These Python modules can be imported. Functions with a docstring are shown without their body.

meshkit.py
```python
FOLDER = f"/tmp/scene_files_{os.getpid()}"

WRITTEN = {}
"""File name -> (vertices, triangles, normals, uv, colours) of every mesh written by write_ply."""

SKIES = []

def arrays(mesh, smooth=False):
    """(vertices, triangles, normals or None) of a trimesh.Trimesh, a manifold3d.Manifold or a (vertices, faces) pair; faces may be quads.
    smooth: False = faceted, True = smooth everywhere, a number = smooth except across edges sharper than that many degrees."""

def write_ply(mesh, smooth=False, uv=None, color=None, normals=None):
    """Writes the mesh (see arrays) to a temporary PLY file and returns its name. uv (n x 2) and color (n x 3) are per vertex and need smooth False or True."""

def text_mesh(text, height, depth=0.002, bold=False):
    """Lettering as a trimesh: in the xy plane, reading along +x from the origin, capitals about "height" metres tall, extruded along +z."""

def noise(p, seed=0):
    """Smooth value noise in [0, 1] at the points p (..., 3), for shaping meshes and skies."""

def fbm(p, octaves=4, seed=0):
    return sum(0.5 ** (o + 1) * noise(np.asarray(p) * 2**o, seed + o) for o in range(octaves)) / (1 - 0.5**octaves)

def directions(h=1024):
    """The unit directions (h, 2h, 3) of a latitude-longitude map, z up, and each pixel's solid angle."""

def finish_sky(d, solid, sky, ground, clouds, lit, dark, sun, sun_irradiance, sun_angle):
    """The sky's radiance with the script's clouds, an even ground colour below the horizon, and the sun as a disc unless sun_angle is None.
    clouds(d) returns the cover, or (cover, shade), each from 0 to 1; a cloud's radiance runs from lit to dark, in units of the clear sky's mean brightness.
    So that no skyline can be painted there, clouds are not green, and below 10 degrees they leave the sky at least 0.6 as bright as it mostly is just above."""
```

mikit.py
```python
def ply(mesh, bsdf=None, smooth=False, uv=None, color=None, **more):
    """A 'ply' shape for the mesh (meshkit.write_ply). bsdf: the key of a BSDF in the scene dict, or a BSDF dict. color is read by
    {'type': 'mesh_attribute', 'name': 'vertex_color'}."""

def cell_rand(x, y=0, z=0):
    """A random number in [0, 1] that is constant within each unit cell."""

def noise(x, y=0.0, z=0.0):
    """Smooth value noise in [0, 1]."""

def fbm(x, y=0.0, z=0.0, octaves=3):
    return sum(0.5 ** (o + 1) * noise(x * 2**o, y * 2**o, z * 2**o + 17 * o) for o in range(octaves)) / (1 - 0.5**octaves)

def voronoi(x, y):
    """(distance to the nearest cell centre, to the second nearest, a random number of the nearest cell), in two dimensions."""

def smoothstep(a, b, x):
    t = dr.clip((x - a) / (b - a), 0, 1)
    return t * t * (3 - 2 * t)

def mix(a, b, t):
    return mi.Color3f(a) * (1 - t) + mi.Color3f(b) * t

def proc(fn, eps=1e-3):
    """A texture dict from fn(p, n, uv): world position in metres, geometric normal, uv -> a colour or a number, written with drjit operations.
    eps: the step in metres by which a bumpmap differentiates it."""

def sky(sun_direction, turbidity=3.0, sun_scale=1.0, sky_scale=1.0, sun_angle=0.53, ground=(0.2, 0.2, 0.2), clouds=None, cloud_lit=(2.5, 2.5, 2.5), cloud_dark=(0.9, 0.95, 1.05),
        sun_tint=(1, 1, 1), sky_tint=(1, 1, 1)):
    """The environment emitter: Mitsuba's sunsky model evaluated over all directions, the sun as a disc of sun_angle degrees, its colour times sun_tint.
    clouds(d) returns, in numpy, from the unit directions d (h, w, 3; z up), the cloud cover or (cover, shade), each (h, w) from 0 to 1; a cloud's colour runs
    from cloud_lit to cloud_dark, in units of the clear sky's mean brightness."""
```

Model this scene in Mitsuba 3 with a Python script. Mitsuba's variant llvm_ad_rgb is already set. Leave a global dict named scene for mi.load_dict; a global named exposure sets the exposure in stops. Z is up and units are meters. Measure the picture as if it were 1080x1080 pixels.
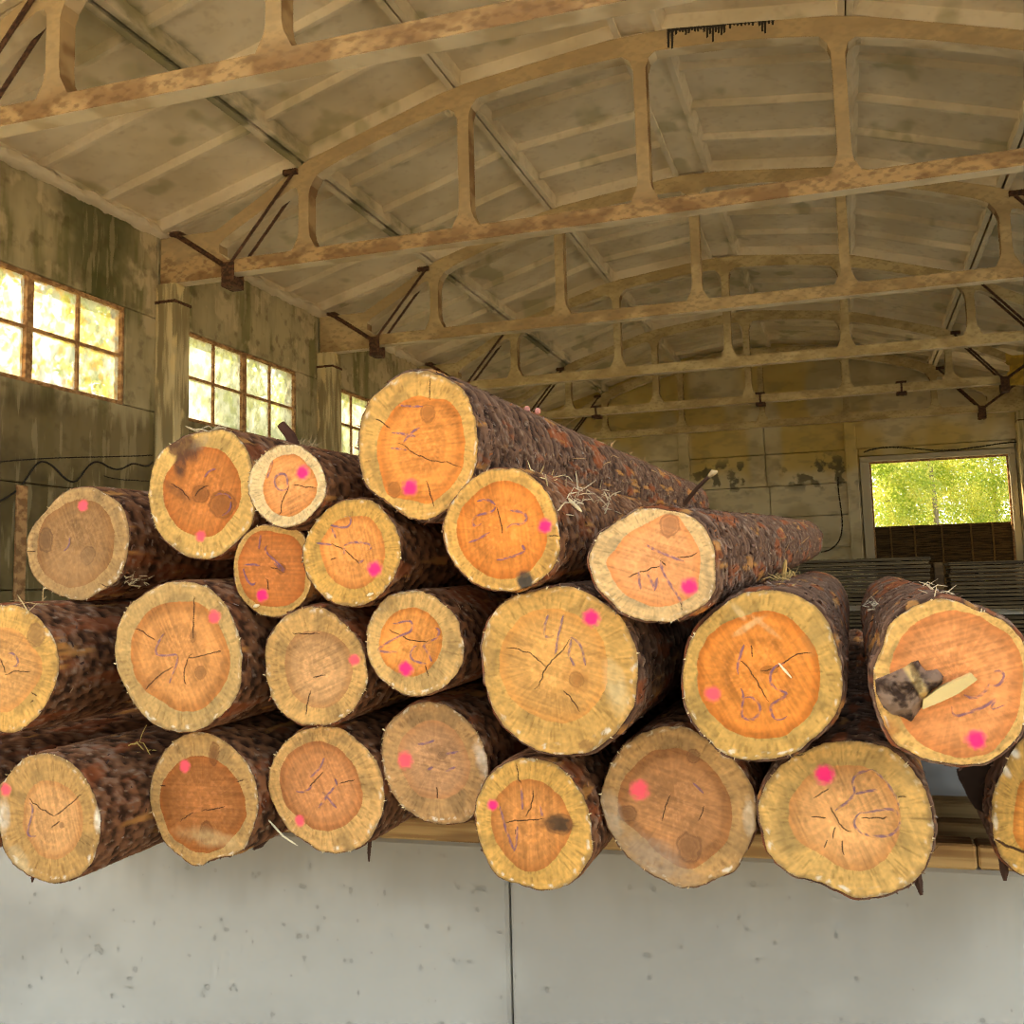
import math, random
import numpy as np
import trimesh
import drjit as dr
import mitsuba as mi
import mikit, meshkit
from mikit import proc, noise, fbm, smoothstep, ply
from shapely.geometry import Polygon, box as sbox
from shapely.ops import unary_union
from scipy.interpolate import splprep, splev

T = mi.ScalarTransform4f


def mix(a, b, t):
    a, b = (tuple(map(float, c)) if isinstance(c, (tuple, list, np.ndarray)) else c for c in (a, b))
    return mikit.mix(a, b, t)


scene, labels = {"type": "scene"}, {}
RNG = np.random.default_rng(7)

# ------------------------------------------------------------------ camera, sky, exposure
CAM_Z = 2.05                       # eye height above the yard in front of the shed
CAM = np.array([11.668, 0.0, CAM_Z])
F_PX, PPX, PPY = 1084.9, 540.0, 497.0
YAW, PITCH, ROLL = -0.3108, 0.1125, -0.0261


def _basis():
    cy, sy, cp, sp = math.cos(YAW), math.sin(YAW), math.cos(PITCH), math.sin(PITCH)
    f = np.array([sy * cp, cy * cp, sp])
    r0 = np.array([cy, -sy, 0.0])
    u0 = np.cross(r0, f)
    c, s = math.cos(ROLL), math.sin(ROLL)
    return c * r0 + s * u0, -s * r0 + c * u0, f


RIGHT, UP, FWD = _basis()
scene["camera"] = {"type": "perspective", "fov_axis": "x", "fov": math.degrees(2 * math.atan(540 / F_PX)),
                   "near_clip": 0.05, "far_clip": 500.0,
                   "principal_point_offset_x": 0.0, "principal_point_offset_y": (540 - PPY) / 1080,
                   "to_world": T().look_at(origin=CAM.tolist(), target=(CAM + FWD).tolist(), up=UP.tolist())}


def ray(x, y):
    return FWD + RIGHT * (x - PPX) / F_PX - UP * (y - PPY) / F_PX


def hit(x, y, axis, val):
    d = ray(x, y)
    return CAM + d * (val - CAM[axis]) / d[axis]


SUN_AZ, SUN_EL = math.radians(-56), math.radians(42)   # from behind the left wall
SUN = [math.sin(SUN_AZ) * math.cos(SUN_EL), math.cos(SUN_AZ) * math.cos(SUN_EL), math.sin(SUN_EL)]


def sky_clouds(d):
    p = d / np.maximum(d[..., 2:3], 0.08)
    c = meshkit.fbm(np.stack([p[..., 0] * 0.7, p[..., 1] * 0.7, 0 * p[..., 0]], -1), 5, 3)
    return np.clip((c - 0.34) / 0.22, 0, 1) * 0.9


scene["sky"] = mikit.sky(SUN, turbidity=3.5, sun_scale=1.0, sky_scale=1.0, ground=(0.3, 0.28, 0.24), clouds=sky_clouds,
                         cloud_lit=(2.3, 2.25, 2.1), cloud_dark=(1.5, 1.5, 1.5), sky_tint=(1.12, 1.02, 0.88), sun_tint=(1.0, 0.93, 0.80))
exposure = 3.5

# ------------------------------------------------------------------ helpers


def lin(*c):
    c = np.array(c, float) / 255
    return np.where(c <= 0.04045, c / 12.92, ((c + 0.055) / 1.055) ** 2.4)


def rgb(c):
    return {"type": "rgb", "value": [float(v) for v in c]}


def numbered(key):
    k, n = key, 0
    while k in scene or k in USED:
        n += 1
        k = f"{key}_{n:03d}"
    USED.add(k)
    return k


USED = set()


def thing(name, label=None, cat=None, group=None, kind=None):
    k = numbered(name)
    d = {}
    if label: d["label"] = label
    if cat: d["category"] = cat
    if group: d["group"] = group
    if kind: d["kind"] = kind
    labels[k] = d
    return k


def put(parent, name, mesh, bsdf, smooth=False, color=None, label=None, kind=None, d=None):
    """One entry: a part of parent, or (name None) the parent itself."""
    k = numbered(parent + "__" + name) if name else parent
    scene[k] = d if d is not None else ply(mesh, bsdf, smooth=smooth, color=color)
    if name and (label or kind):
        labels[k] = {x: y for x, y in (("label", label), ("kind", kind)) if y}
    return k


def tm(v, f):
    return trimesh.Trimesh(np.asarray(v, float), np.asarray(f, int), process=False)


def box(x0, x1, y0, y1, z0, z1, ch=0.0):
    """A box with chamfered edges (ch metres)."""
    if ch <= 0:
        m = trimesh.creation.box((x1 - x0, y1 - y0, z1 - z0))
        m.apply_translation(((x0 + x1) / 2, (y0 + y1) / 2, (z0 + z1) / 2))
        return m
    c = min(ch, (x1 - x0) / 3, (y1 - y0) / 3, (z1 - z0) / 3)
    pts = []
    for a, b, e in ((c, c, 0), (c, 0, c), (0, c, c)):
        for x in (x0 + a, x1 - a):
            for y in (y0 + b, y1 - b):
                for z in (z0 + e, z1 - e):
                    pts.append((x, y, z))
    return trimesh.convex.convex_hull(np.array(pts))


def tube(pts, r, n=8):
    pts = np.asarray(pts, float)
    r = np.broadcast_to(r, len(pts))
    t = np.gradient(pts, axis=0)
    t /= np.linalg.norm(t, axis=1, keepdims=True)
    ref = np.array([0.31, 0.17, 0.93]) if abs(t[0][2]) < 0.9 else np.array([1.0, 0.1, 0])
    v = []
    for p, d, rr in zip(pts, t, r):
        a = np.cross(d, ref); a /= np.linalg.norm(a)
        b = np.cross(d, a)
        for k in range(n):
            q = 2 * math.pi * k / n
            v.append(p + rr * (math.cos(q) * a + math.sin(q) * b))
    f = []
    m = len(pts)
    for i in range(m - 1):
        for k in range(n):
            a, b = i * n + k, i * n + (k + 1) % n
            f += [(a, a + n, b), (b, a + n, b + n)]
    v += [pts[0], pts[-1]]
    for k in range(n):
        f += [(m * n, k, (k + 1) % n), (m * n + 1, (m - 1) * n + (k + 1) % n, (m - 1) * n + k)]
    mesh = tm(v, f)
    mesh.fix_normals()
    return mesh


def extrude_xz(poly, y0, y1):
    """shapely polygon(s) in (x, z) -> solid between y0 and y1."""
    ms = []
    for g in getattr(poly, "geoms", [poly]):
        if g.area < 1e-6: continue
        m = trimesh.creation.extrude_polygon(g, y1 - y0, engine="earcut")
        v = m.vertices
        m = tm(np.stack([v[:, 0], y1 - v[:, 2], v[:, 1]], 1), m.faces)
        ms.append(m)
    m = trimesh.util.concatenate(ms)
    m.fix_normals()
    return m


def cat(ms):
    return trimesh.util.concatenate(ms)


# ------------------------------------------------------------------ materials


def principled(color, rough=0.85, spec=0.25, **kw):
    return {"type": "principled", "base_color": color, "roughness": rough, "specular": spec, **kw}


def two(b):
    return {"type": "twosided", "bsdf": b}


def bumped(b, fn, scale=1.0, eps=2e-3):
    return two({"type": "bumpmap", "arbitrary": proc(fn, eps), "scale": scale, "bsdf": b})


VC = {"type": "mesh_attribute", "name": "vertex_color"}


def bark_bump(p, n, uv):
    return 0.010 * fbm(p.x * 60, p.y * 22, p.z * 60, 3)


def wood_bump(p, n, uv):
    return 0.0014 * fbm(p.x * 190 + p.z * 60, p.y * 40, p.z * 190, 2)


scene["bark"] = bumped(principled(VC, 0.9, 0.15), bark_bump)
scene["cut_wood"] = bumped(principled(VC, 0.75, 0.2), wood_bump)
scene["paint"] = two(principled(VC, 0.8, 0.2))


def roof_col(p, n, uv):
    a = fbm(p.x * 0.9, p.y * 0.7, p.z * 0.9 + 3, 4)
    b = fbm(p.x * 7, p.y * 6, p.z * 7, 3)
    c = mix(lin(226, 214, 186), lin(204, 190, 158), smoothstep(0.35, 0.7, a))
    c = mix(c, lin(176, 156, 122), 0.30 * smoothstep(0.50, 0.85, b))
    j = smoothstep(0.30, 0.04, dr.abs(p.x - 2.93 + 0.2 * (b - 0.5))) * smoothstep(0.42, 0.6, fbm(p.x, p.y * 1.3, 5.0, 3))
    c = mix(c, lin(92, 92, 52), 0.75 * j)
    return mix(c, lin(150, 144, 96), 0.5 * smoothstep(0.62, 0.74, fbm(p.x * 1.7 + 9, p.y * 1.1, p.z, 3)))


scene["roof_concrete"] = two(principled(proc(roof_col), 0.9, 0.1))


def truss_col(p, n, uv):
    a = fbm(p.x * 2.2, p.y * 2.2, p.z * 2.2, 4)
    g = fbm(p.x * 11, p.y * 11, p.z * 16, 5)
    near = smoothstep(24.5, 19.0, p.y)                     # the nearer trusses are rusty brown, the far ones limewashed
    brown = mix(lin(186, 156, 108), lin(146, 114, 74), smoothstep(0.36, 0.60, a))
    brown = mix(brown, lin(108, 80, 48), 0.6 * smoothstep(0.40, 0.72, g))
    post = smoothstep(7.9, 8.3, p.z + 0.5 * (a - 0.5))     # chord browner than the posts and the arch above
    brown = mix(brown, lin(192, 170, 126), 0.65 * post)
    pale = mix(lin(206, 188, 138), lin(176, 154, 104), smoothstep(0.35, 0.65, a))
    pale = mix(pale, lin(150, 124, 80), 0.4 * smoothstep(0.5, 0.7, g))
    face = mix(pale, brown, near)
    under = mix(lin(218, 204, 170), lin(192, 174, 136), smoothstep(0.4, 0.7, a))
    side = mix(face, mix(lin(168, 142, 100), lin(128, 98, 62), smoothstep(0.4, 0.6, a)), smoothstep(0.6, 0.8, dr.abs(n.x)))  # side faces coloured darker, painting in the weaker light they get
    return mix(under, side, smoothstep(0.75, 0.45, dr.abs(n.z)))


def truss_bump(p, n, uv):
    return 0.034 * fbm(p.x * 13, p.y * 13, p.z * 17, 5)


scene["truss_concrete"] = bumped(principled(proc(truss_col), 0.6, 0.45), truss_bump)


def yellow_col(p, n, uv):
    return mix(lin(206, 172, 70), lin(170, 138, 60), smoothstep(0.35, 0.65, fbm(p.x * 5, p.y * 5, p.z * 5, 3)))


scene["yellow_concrete"] = two(principled(proc(yellow_col), 0.9, 0.1))


def wall_col(p, n, uv):
    s1 = fbm(p.y * 3.2, p.x * 3.2, p.z * 0.4, 4)
    s2 = fbm(p.y * 9, p.x * 9, p.z * 1.1 + 5, 4)
    patch = fbm(p.y * 1.3, p.x * 1.3, p.z * 1.3 + 4, 5)
    c = mix(lin(176, 164, 126), lin(138, 126, 90), smoothstep(0.30, 0.70, 0.5 * s1 + 0.5 * patch))
    c = mix(c, lin(112, 112, 66), 0.6 * smoothstep(0.5, 0.66, s1))
    c = mix(c, lin(196, 180, 142), 0.8 * smoothstep(0.50, 0.62, patch + 0.25 * (s2 - 0.5)) * smoothstep(5.9, 7.0, p.z))
    mould = smoothstep(1.2, 0.3, dr.abs(p.y - 13.9 + 1.2 * (patch - 0.5))) * smoothstep(6.2, 7.3, p.z + 2.2 * (s1 - 0.5))
    c = mix(c, lin(72, 76, 38), 0.85 * mould)
    low = smoothstep(5.45, 4.9, p.z + 0.6 * (s2 - 0.5))
    c = mix(c, mix(lin(112, 98, 64), lin(84, 72, 46), smoothstep(0.35, 0.65, patch)), 0.85 * low)
    c = mix(c, lin(160, 148, 112), 0.5 * smoothstep(0.60, 0.70, s2))
    return mix(c, lin(96, 84, 54), 0.5 * smoothstep(0.55, 0.78, fbm(p.y * 5 + 3, p.x * 5, p.z * 4.2, 5)))


def wall_bump(p, n, uv):
    return 0.022 * fbm(p.y * 7, p.x * 7, p.z * 5, 4)


scene["wall_plaster"] = bumped(principled(proc(wall_col), 0.9, 0.1), wall_bump)


def back_col(p, n, uv):
    a = fbm(p.x * 0.8, p.z * 0.9, 2.0, 4)
    b = fbm(p.x * 3.1, p.z * 3.1, 7.0, 4)
    c = mix(lin(214, 202, 166), lin(188, 174, 134), smoothstep(0.35, 0.65, a))
    yel = smoothstep(5.5, 6.2, p.z + 1.2 * (a - 0.5)) * smoothstep(0.42, 0.56, fbm(p.x * 0.55 + 3, p.z * 0.3, 1.0, 3))
    c = mix(c, lin(198, 172, 84), 0.7 * yel)
    dark = smoothstep(0.52, 0.64, b) * smoothstep(0.9, 0.3, dr.abs(p.z - 6.0)) * smoothstep(2.2, 0.6, dr.minimum(dr.abs(p.x - 11.0), dr.abs(p.x - 7.4)))
    c = mix(c, lin(92, 86, 66), 0.85 * dark)
    return mix(c, lin(150, 136, 100), 0.35 * smoothstep(0.5, 0.75, fbm(p.x * 2.2, p.z * 5, 4.0, 4)))


scene["back_concrete"] = two(principled(proc(back_col), 0.9, 0.1))


def column_col(p, n, uv):
    s = fbm(p.x * 9, p.y * 9, p.z * 0.8, 4)
    c = mix(lin(200, 184, 138), lin(142, 128, 90), smoothstep(0.4, 0.62, s))
    return mix(c, lin(206, 186, 134), smoothstep(0.6, 0.68, fbm(p.x * 5 + 3, p.y * 5, p.z * 1.4, 3)))


scene["column_concrete"] = bumped(principled(proc(column_col), 0.9, 0.1), wall_bump, 0.5)


def block_col(p, n, uv):
    a = fbm(p.x * 1.3, p.y * 1.3, p.z * 1.6, 4)
    b = fbm(p.x * 60, p.y * 60, p.z * 60, 2)
    c = mix(lin(186, 182, 169), lin(168, 163, 150), smoothstep(0.35, 0.65, a))
    c = mix(c, lin(140, 132, 114), 0.5 * smoothstep(0.58, 0.42, 0.75 - p.z * 0.1 + 0 * a) * smoothstep(0.55, 0.7, fbm(p.x * 5, p.z * 0.8, 1.0, 3)))
    c = mix(c, lin(146, 138, 118), 0.55 * smoothstep(0.78, 1.10, p.z + 0.16 * (fbm(p.x * 14, p.z * 3, 2.0, 3) - 0.5)))
    pit = smoothstep(0.775, 0.81, fbm(p.x * 34, p.y * 34, p.z * 26, 2))
    return mix(c, lin(146, 140, 126), 0.4 * pit)


def block_bump(p, n, uv):
    pit = smoothstep(0.75, 0.81, fbm(p.x * 34, p.y * 34, p.z * 26, 2))
    return 0.006 * fbm(p.x * 9, p.y * 9, p.z * 9, 3) - 0.008 * pit


scene["block_concrete"] = bumped(principled(proc(block_col), 0.8, 0.25), block_bump)


def floor_col(p, n, uv):
    return mix(lin(190, 186, 174), lin(158, 152, 138), smoothstep(0.35, 0.7, fbm(p.x * 1.1, p.y * 0.9, 0.0, 4)))


scene["floor_concrete"] = two(principled(proc(floor_col), 0.75, 0.3))


def yard_col(p, n, uv):
    return mix(lin(188, 182, 166), lin(166, 156, 136), smoothstep(0.35, 0.7, fbm(p.x * 0.8, p.y * 0.8, 0.0, 4)))


scene["yard_ground"] = two(principled(proc(yard_col), 0.95, 0.1))


def timber_col(p, n, uv):
    g = fbm(p.x * 3, p.y * 60, p.z * 60, 3)
    c = mix(lin(190, 156, 102), lin(156, 120, 74), smoothstep(0.3, 0.7, g))
    return mix(c, lin(112, 76, 44), 0.6 * smoothstep(0.55, 0.7, fbm(p.x * 2.2, p.y * 6, p.z * 6, 3)))


scene["timber"] = two(principled(proc(timber_col), 0.8, 0.2))


def lumber_col(p, n, uv):
    g = fbm(p.x * 2.5, p.y * 2.5, p.z * 90, 3)
    return mix(lin(84, 71, 46), lin(50, 40, 25), smoothstep(0.35, 0.65, g))


scene["old_lumber"] = two(principled(proc(lumber_col), 0.85, 0.2))


def gate_col(p, n, uv):
    g = fbm(p.x * 3, p.y * 3, p.z * 26, 3)
    return mix(lin(92, 72, 42), lin(58, 44, 26), smoothstep(0.35, 0.65, g))


scene["gate_lath"] = two(principled(rgb(lin(112, 88, 52)), 0.85, 0.2))
scene["gate_wood"] = two(principled(proc(gate_col), 0.85, 0.2))


def frame_col(p, n, uv):
    g = fbm(p.x * 12, p.y * 12, p.z * 12, 3)
    return mix(lin(182, 142, 94), lin(136, 100, 62), smoothstep(0.35, 0.65, g))


scene["frame_wood"] = two(principled(proc(frame_col), 0.7, 0.3))


def rust_col(p, n, uv):
    return mix(lin(96, 66, 42), lin(62, 42, 28), smoothstep(0.35, 0.65, fbm(p.x * 20, p.y * 20, p.z * 20, 3)))


scene["rusty_steel"] = two(principled(proc(rust_col), 0.75, 0.35))
scene["black_cable"] = two(principled(rgb(lin(48, 42, 32)), 0.6, 0.4))
scene["jamb_paint"] = two(principled(rgb(lin(186, 176, 148)), 0.8, 0.2))


def pane_dirt(p, n, uv):
    d = fbm(p.y * 8, p.x * 8, p.z * 5, 4)
    return 0.45 + 0.5 * smoothstep(0.35, 0.65, d)


def pane_col(p, n, uv):
    d = fbm(p.y * 2.5 + 7, p.x * 2.5, p.z * 2.5, 4)
    c = mix((0.86, 0.88, 0.78), (0.70, 0.74, 0.60), smoothstep(0.4, 0.65, d))
    near = smoothstep(15.2, 14.9, p.y)                    # the nearest window is stained by rust
    return mix(c, (0.92, 0.60, 0.18), 0.8 * near * smoothstep(0.42, 0.60, fbm(p.y * 5, p.x * 5 + 3, p.z * 4, 4)))


scene["dirty_glass"] = {"type": "blendbsdf", "weight": proc(pane_dirt), "a_clear": {"type": "thindielectric"},
                        "b_dirt": {"type": "principledthin", "base_color": proc(pane_col), "roughness": 0.6, "diff_trans": 1.5, "spec_trans": 0.0, "eta": 1.3}}


def leaf_col(p, n, uv):
    r = fbm(p.x * 1.2, p.y * 1.2, p.z * 1.2, 2)
    return mix((0.48, 0.60, 0.14), (0.80, 0.80, 0.26), smoothstep(0.3, 0.7, r))


scene["leaves"] = {"type": "principledthin", "base_color": proc(leaf_col), "roughness": 0.6, "diff_trans": 1.1, "eta": 1.3}
scene["trunk_bark"] = two(principled(rgb(lin(150, 140, 122)), 0.9, 0.1))

# ------------------------------------------------------------------ the shed: sizes measured off the photograph
BAY, SPAN = 6.0, 18.0
TRUSS_Y = [3.447 + BAY * k for k in range(6)] + [39.0]
FLOOR_Z, CHORD_Z = CAM_Z - 0.965, CAM_Z + 5.70
BACK_Y = 39.42
FRONT_Y = 3.447


def roof_z(x):
    """Height of the undersides of the roof panels' edge ribs."""
    xx = np.minimum(x, SPAN - x)
    return CAM_Z + np.where(xx < 3.0, 6.62 + 0.288 * xx, 8.72 - 0.0335 * (xx - 9.0) ** 2)


def truss_top(x):
    xx = min(x, SPAN - x)
    if xx < 1.23: return CAM_Z + 6.52
    if xx < 3.0: return CAM_Z + 6.52 + (xx - 1.23) * (7.47 - 6.52) / 1.77
    return float(roof_z(np.array(xx))) - 0.01


# floor, yard
put(thing("floor", "grey concrete floor of the shed", kind="structure"), None, box(0, SPAN, 4.30, BACK_Y + 0.3, FLOOR_Z - 0.2, FLOOR_Z), "floor_concrete")
put(thing("ground", "pale bare yard around the shed", kind="structure"), None, tm([(-150, -150, 0), (150, -150, 0), (150, 200, 0), (-150, 200, 0)], [(0, 1, 2), (0, 2, 3)]), "yard_ground")

# ceiling: ribbed concrete roof panels
EDGES = [(-0.12, 2.982), (3.018, 5.848), (5.872, 8.72), (9.28, 12.128), (12.152, 14.982), (15.018, 18.12)]
ceiling = thing("ceiling", "vaulted ceiling of ribbed concrete panels on concrete trusses", kind="structure")
# panels end on the trusses' centre lines
SPANS = [(TRUSS_Y[k] + 0.13, TRUSS_Y[k + 1] + 0.12 if k < 5 else BACK_Y + 0.29) for k in range(6)]
for (ya, yb) in SPANS:
    for xa, xb in EDGES:
        pa, pb = np.array([xa, float(roof_z(np.array(xa)))]), np.array([xb, float(roof_z(np.array(xb)))])
        eu = (pb - pa) / np.linalg.norm(pb - pa)
        en = np.array([-eu[1], eu[0]])
        Lu = np.linalg.norm(pb - pa)
        prof = [(0, 0), (0.10, 0), (0.15, 0.235), (Lu - 0.15, 0.235), (Lu - 0.10, 0), (Lu, 0), (Lu, 0.30), (0, 0.30)]
        P2 = Polygon([tuple(pa + eu * u + en * n) for u, n in prof])
        panel = put(ceiling, "panel", extrude_xz(P2, ya + 0.004, yb - 0.004), "roof_concrete")

        def rib(y, w0, w1, depth, name="rib"):
            v = []
            for u, fl in ((0.09, 0.0), (Lu - 0.09, 0.0)):
                for n, w in ((0.24, w1), (0.235 - depth, w0)):
                    for s in (-1, 1):
                        q = pa + eu * u + en * n
                        v.append((q[0], y + s * w / 2, q[1]))
            m = trimesh.convex.convex_hull(np.array(v))
            put(panel, name, m, "roof_concrete")
        for k in (1, 2, 3):
            rib(ya + (yb - ya) * k / 4, 0.09, 0.15, 0.13)
        rib(ya + 0.075, 0.12, 0.14, 0.225, "end_rib")
        rib(yb - 0.075, 0.12, 0.14, 0.225, "end_rib")
# ridge filler strips
for (ya, yb) in SPANS:
    z = float(roof_z(np.array(8.72))) + 0.07
    put(ceiling, "ridge_strip", box(8.70, 9.30, ya + 0.01, yb - 0.01, z, z + 0.05), "roof_concrete")
xs = np.r_[np.linspace(-0.5, 3, 4), np.linspace(4, 14, 11), np.linspace(15, 18.5, 4)]
zs = roof_z(xs) + 0.36
zs[[0, -1]] = zs[[1, -2]] - 0.3
cover = Polygon(list(zip(xs, zs)) + list(zip(xs[::-1], zs[::-1] + 0.06)))
put(thing("roof_cover", "unseen sheet added over the roof panels to seal out light", kind="structure"), None, extrude_xz(cover, FRONT_Y - 0.3, BACK_Y + 0.5), "roof_concrete")  # added sheet, never in view; keeps light out of the panel gaps

# trusses
ORD = ["front roof truss over the mouth of the shed, above the log ends",
       "nearest concrete roof truss, crossing the top left of the picture",
       "second concrete roof truss, with big rounded openings right across the upper picture",
       "third concrete roof truss, just below and behind the second one",
       "fourth concrete roof truss, its thin bottom beam above the top log",
       "fifth concrete roof truss with steel clamps, in front of the end wall's truss",
       "last and smallest concrete roof truss, against the end wall above the gate"]


def clip_chord(pts):
    return Polygon(pts).buffer(0)


def truss(k):
    y0 = TRUSS_Y[k]
    y1 = y0 + (0.26 if k < 6 else 0.24)
    t = thing("roof_truss", ORD[k], "roof truss")
    Z = CHORD_Z
    nx = np.r_[0.06, 1.23, np.linspace(3, 15, 25), SPAN - 1.23, SPAN - 0.06]
    top = [(x, truss_top(x)) for x in nx]
    outer = Polygon([(0.06, Z - 0.05), (1.34, Z - 0.05), (1.42, Z), (SPAN - 1.42, Z), (SPAN - 1.34, Z - 0.05), (SPAN - 0.06, Z - 0.05)] + top[::-1])
    holes = []
    for i in range(1, 5):
        xl, xr = 3.0 * i + 0.10, 3.0 * i + 2.90
        ht = lambda x: truss_top(x) - (0.33 if 3.3 < x < 14.7 else 0.36)
        q = [(xl + 0.13, Z + 0.25), (xr - 0.13, Z + 0.25), (xr - 0.02, Z + 0.47), (xr, Z + 0.6)]
        q += [(xr, ht(xr) - 0.25), (xr - 0.05, ht(xr) - 0.10), (xr - 0.16, ht(xr - 0.16))]
        q += [(x, ht(x)) for x in np.linspace(xr - 0.4, xl + 0.4, 9)]
        q += [(xl + 0.16, ht(xl + 0.16)), (xl + 0.05, ht(xl) - 0.10), (xl, ht(xl) - 0.25), (xl, Z + 0.6), (xl + 0.02, Z + 0.47)]
        holes.append(Polygon(q))
    end = [(1.47, Z + 0.25), (2.77, Z + 0.25), (2.88, Z + 0.47), (2.90, Z + 0.6), (2.90, Z + 1.28), (2.86, Z + 1.38), (2.76, Z + 1.37), (1.42, Z + 0.66), (1.30, Z + 0.55), (1.30, Z + 0.40)]
    holes += [Polygon(end), Polygon([(SPAN - a, b) for a, b in end])]
    full = outer.difference(unary_union(holes))
    left, right = sbox(-1, 0, 1.42, 99), sbox(SPAN - 1.42, 0, 99, 99)
    chord = full.intersection(sbox(1.42, 0, SPAN - 1.42, Z + 0.25))
    posts = [full.intersection(sbox(3 * i - 0.35, Z + 0.25, 3 * i + 0.35, truss_top(3 * i) - 0.36)) for i in range(1, 6)]
    rest = full.difference(unary_union([left, right, chord] + posts))
    for nm, g in [("bottom_chord", chord), ("end_block", full.intersection(left)), ("end_block", full.intersection(right)), ("top_chord", rest)] + [("post", p) for p in posts]:
        put(t, nm, extrude_xz(g, y0, y1), "yellow_concrete" if k == 5 and nm == "end_block" and g.centroid.x > 9 else "truss_concrete", label="yellow end block" if k == 5 and nm == "end_block" and g.centroid.x > 9 else None)
    # steel strengthening at both ends: gusset, strap over the block and a pair of tie rods
    for sgn in (0, 1):
        X = (lambda x: x) if sgn == 0 else (lambda x: SPAN - x)
        xs_ = sorted((X(1.37), X(1.62)))
        put(t, "gusset", cat([box(xs_[0], xs_[1], y0 - 0.05, y0 - 0.004, Z - 0.22, Z + 0.2, 0.01), box(xs_[0], xs_[1], y1 + 0.004, y1 + 0.05, Z - 0.22, Z + 0.2, 0.01), box(xs_[0], xs_[1], y0 - 0.05, y1 + 0.05, Z - 0.25, Z - 0.06, 0.01)]), "rusty_steel")
        for yy in (y0 - 0.04, y1 + 0.04):
            put(t, "strap", tube([(X(0.35), yy, Z + 0.86), (X(0.5), yy, Z + 0.78), (X(1.4), yy, Z + 0.16)], 0.045, 4), "rusty_steel")
            put(t, "tie_rod", tube([(X(1.52), yy, Z + 0.12), (X(2.80), yy, Z + 1.62)], 0.032, 6), "rusty_steel")
        put(t, "head_plate", box(*sorted((X(0.28), X(0.5))), y0 - 0.07, y1 + 0.07, Z + 0.82, Z + 0.90, 0.01), "rusty_steel")
        put(t, "head_plate", box(*sorted((X(2.62), X(2.9))), y0 - 0.07, y1 + 0.07, Z + 1.62, Z + 1.72, 0.01), "rusty_steel")
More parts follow.
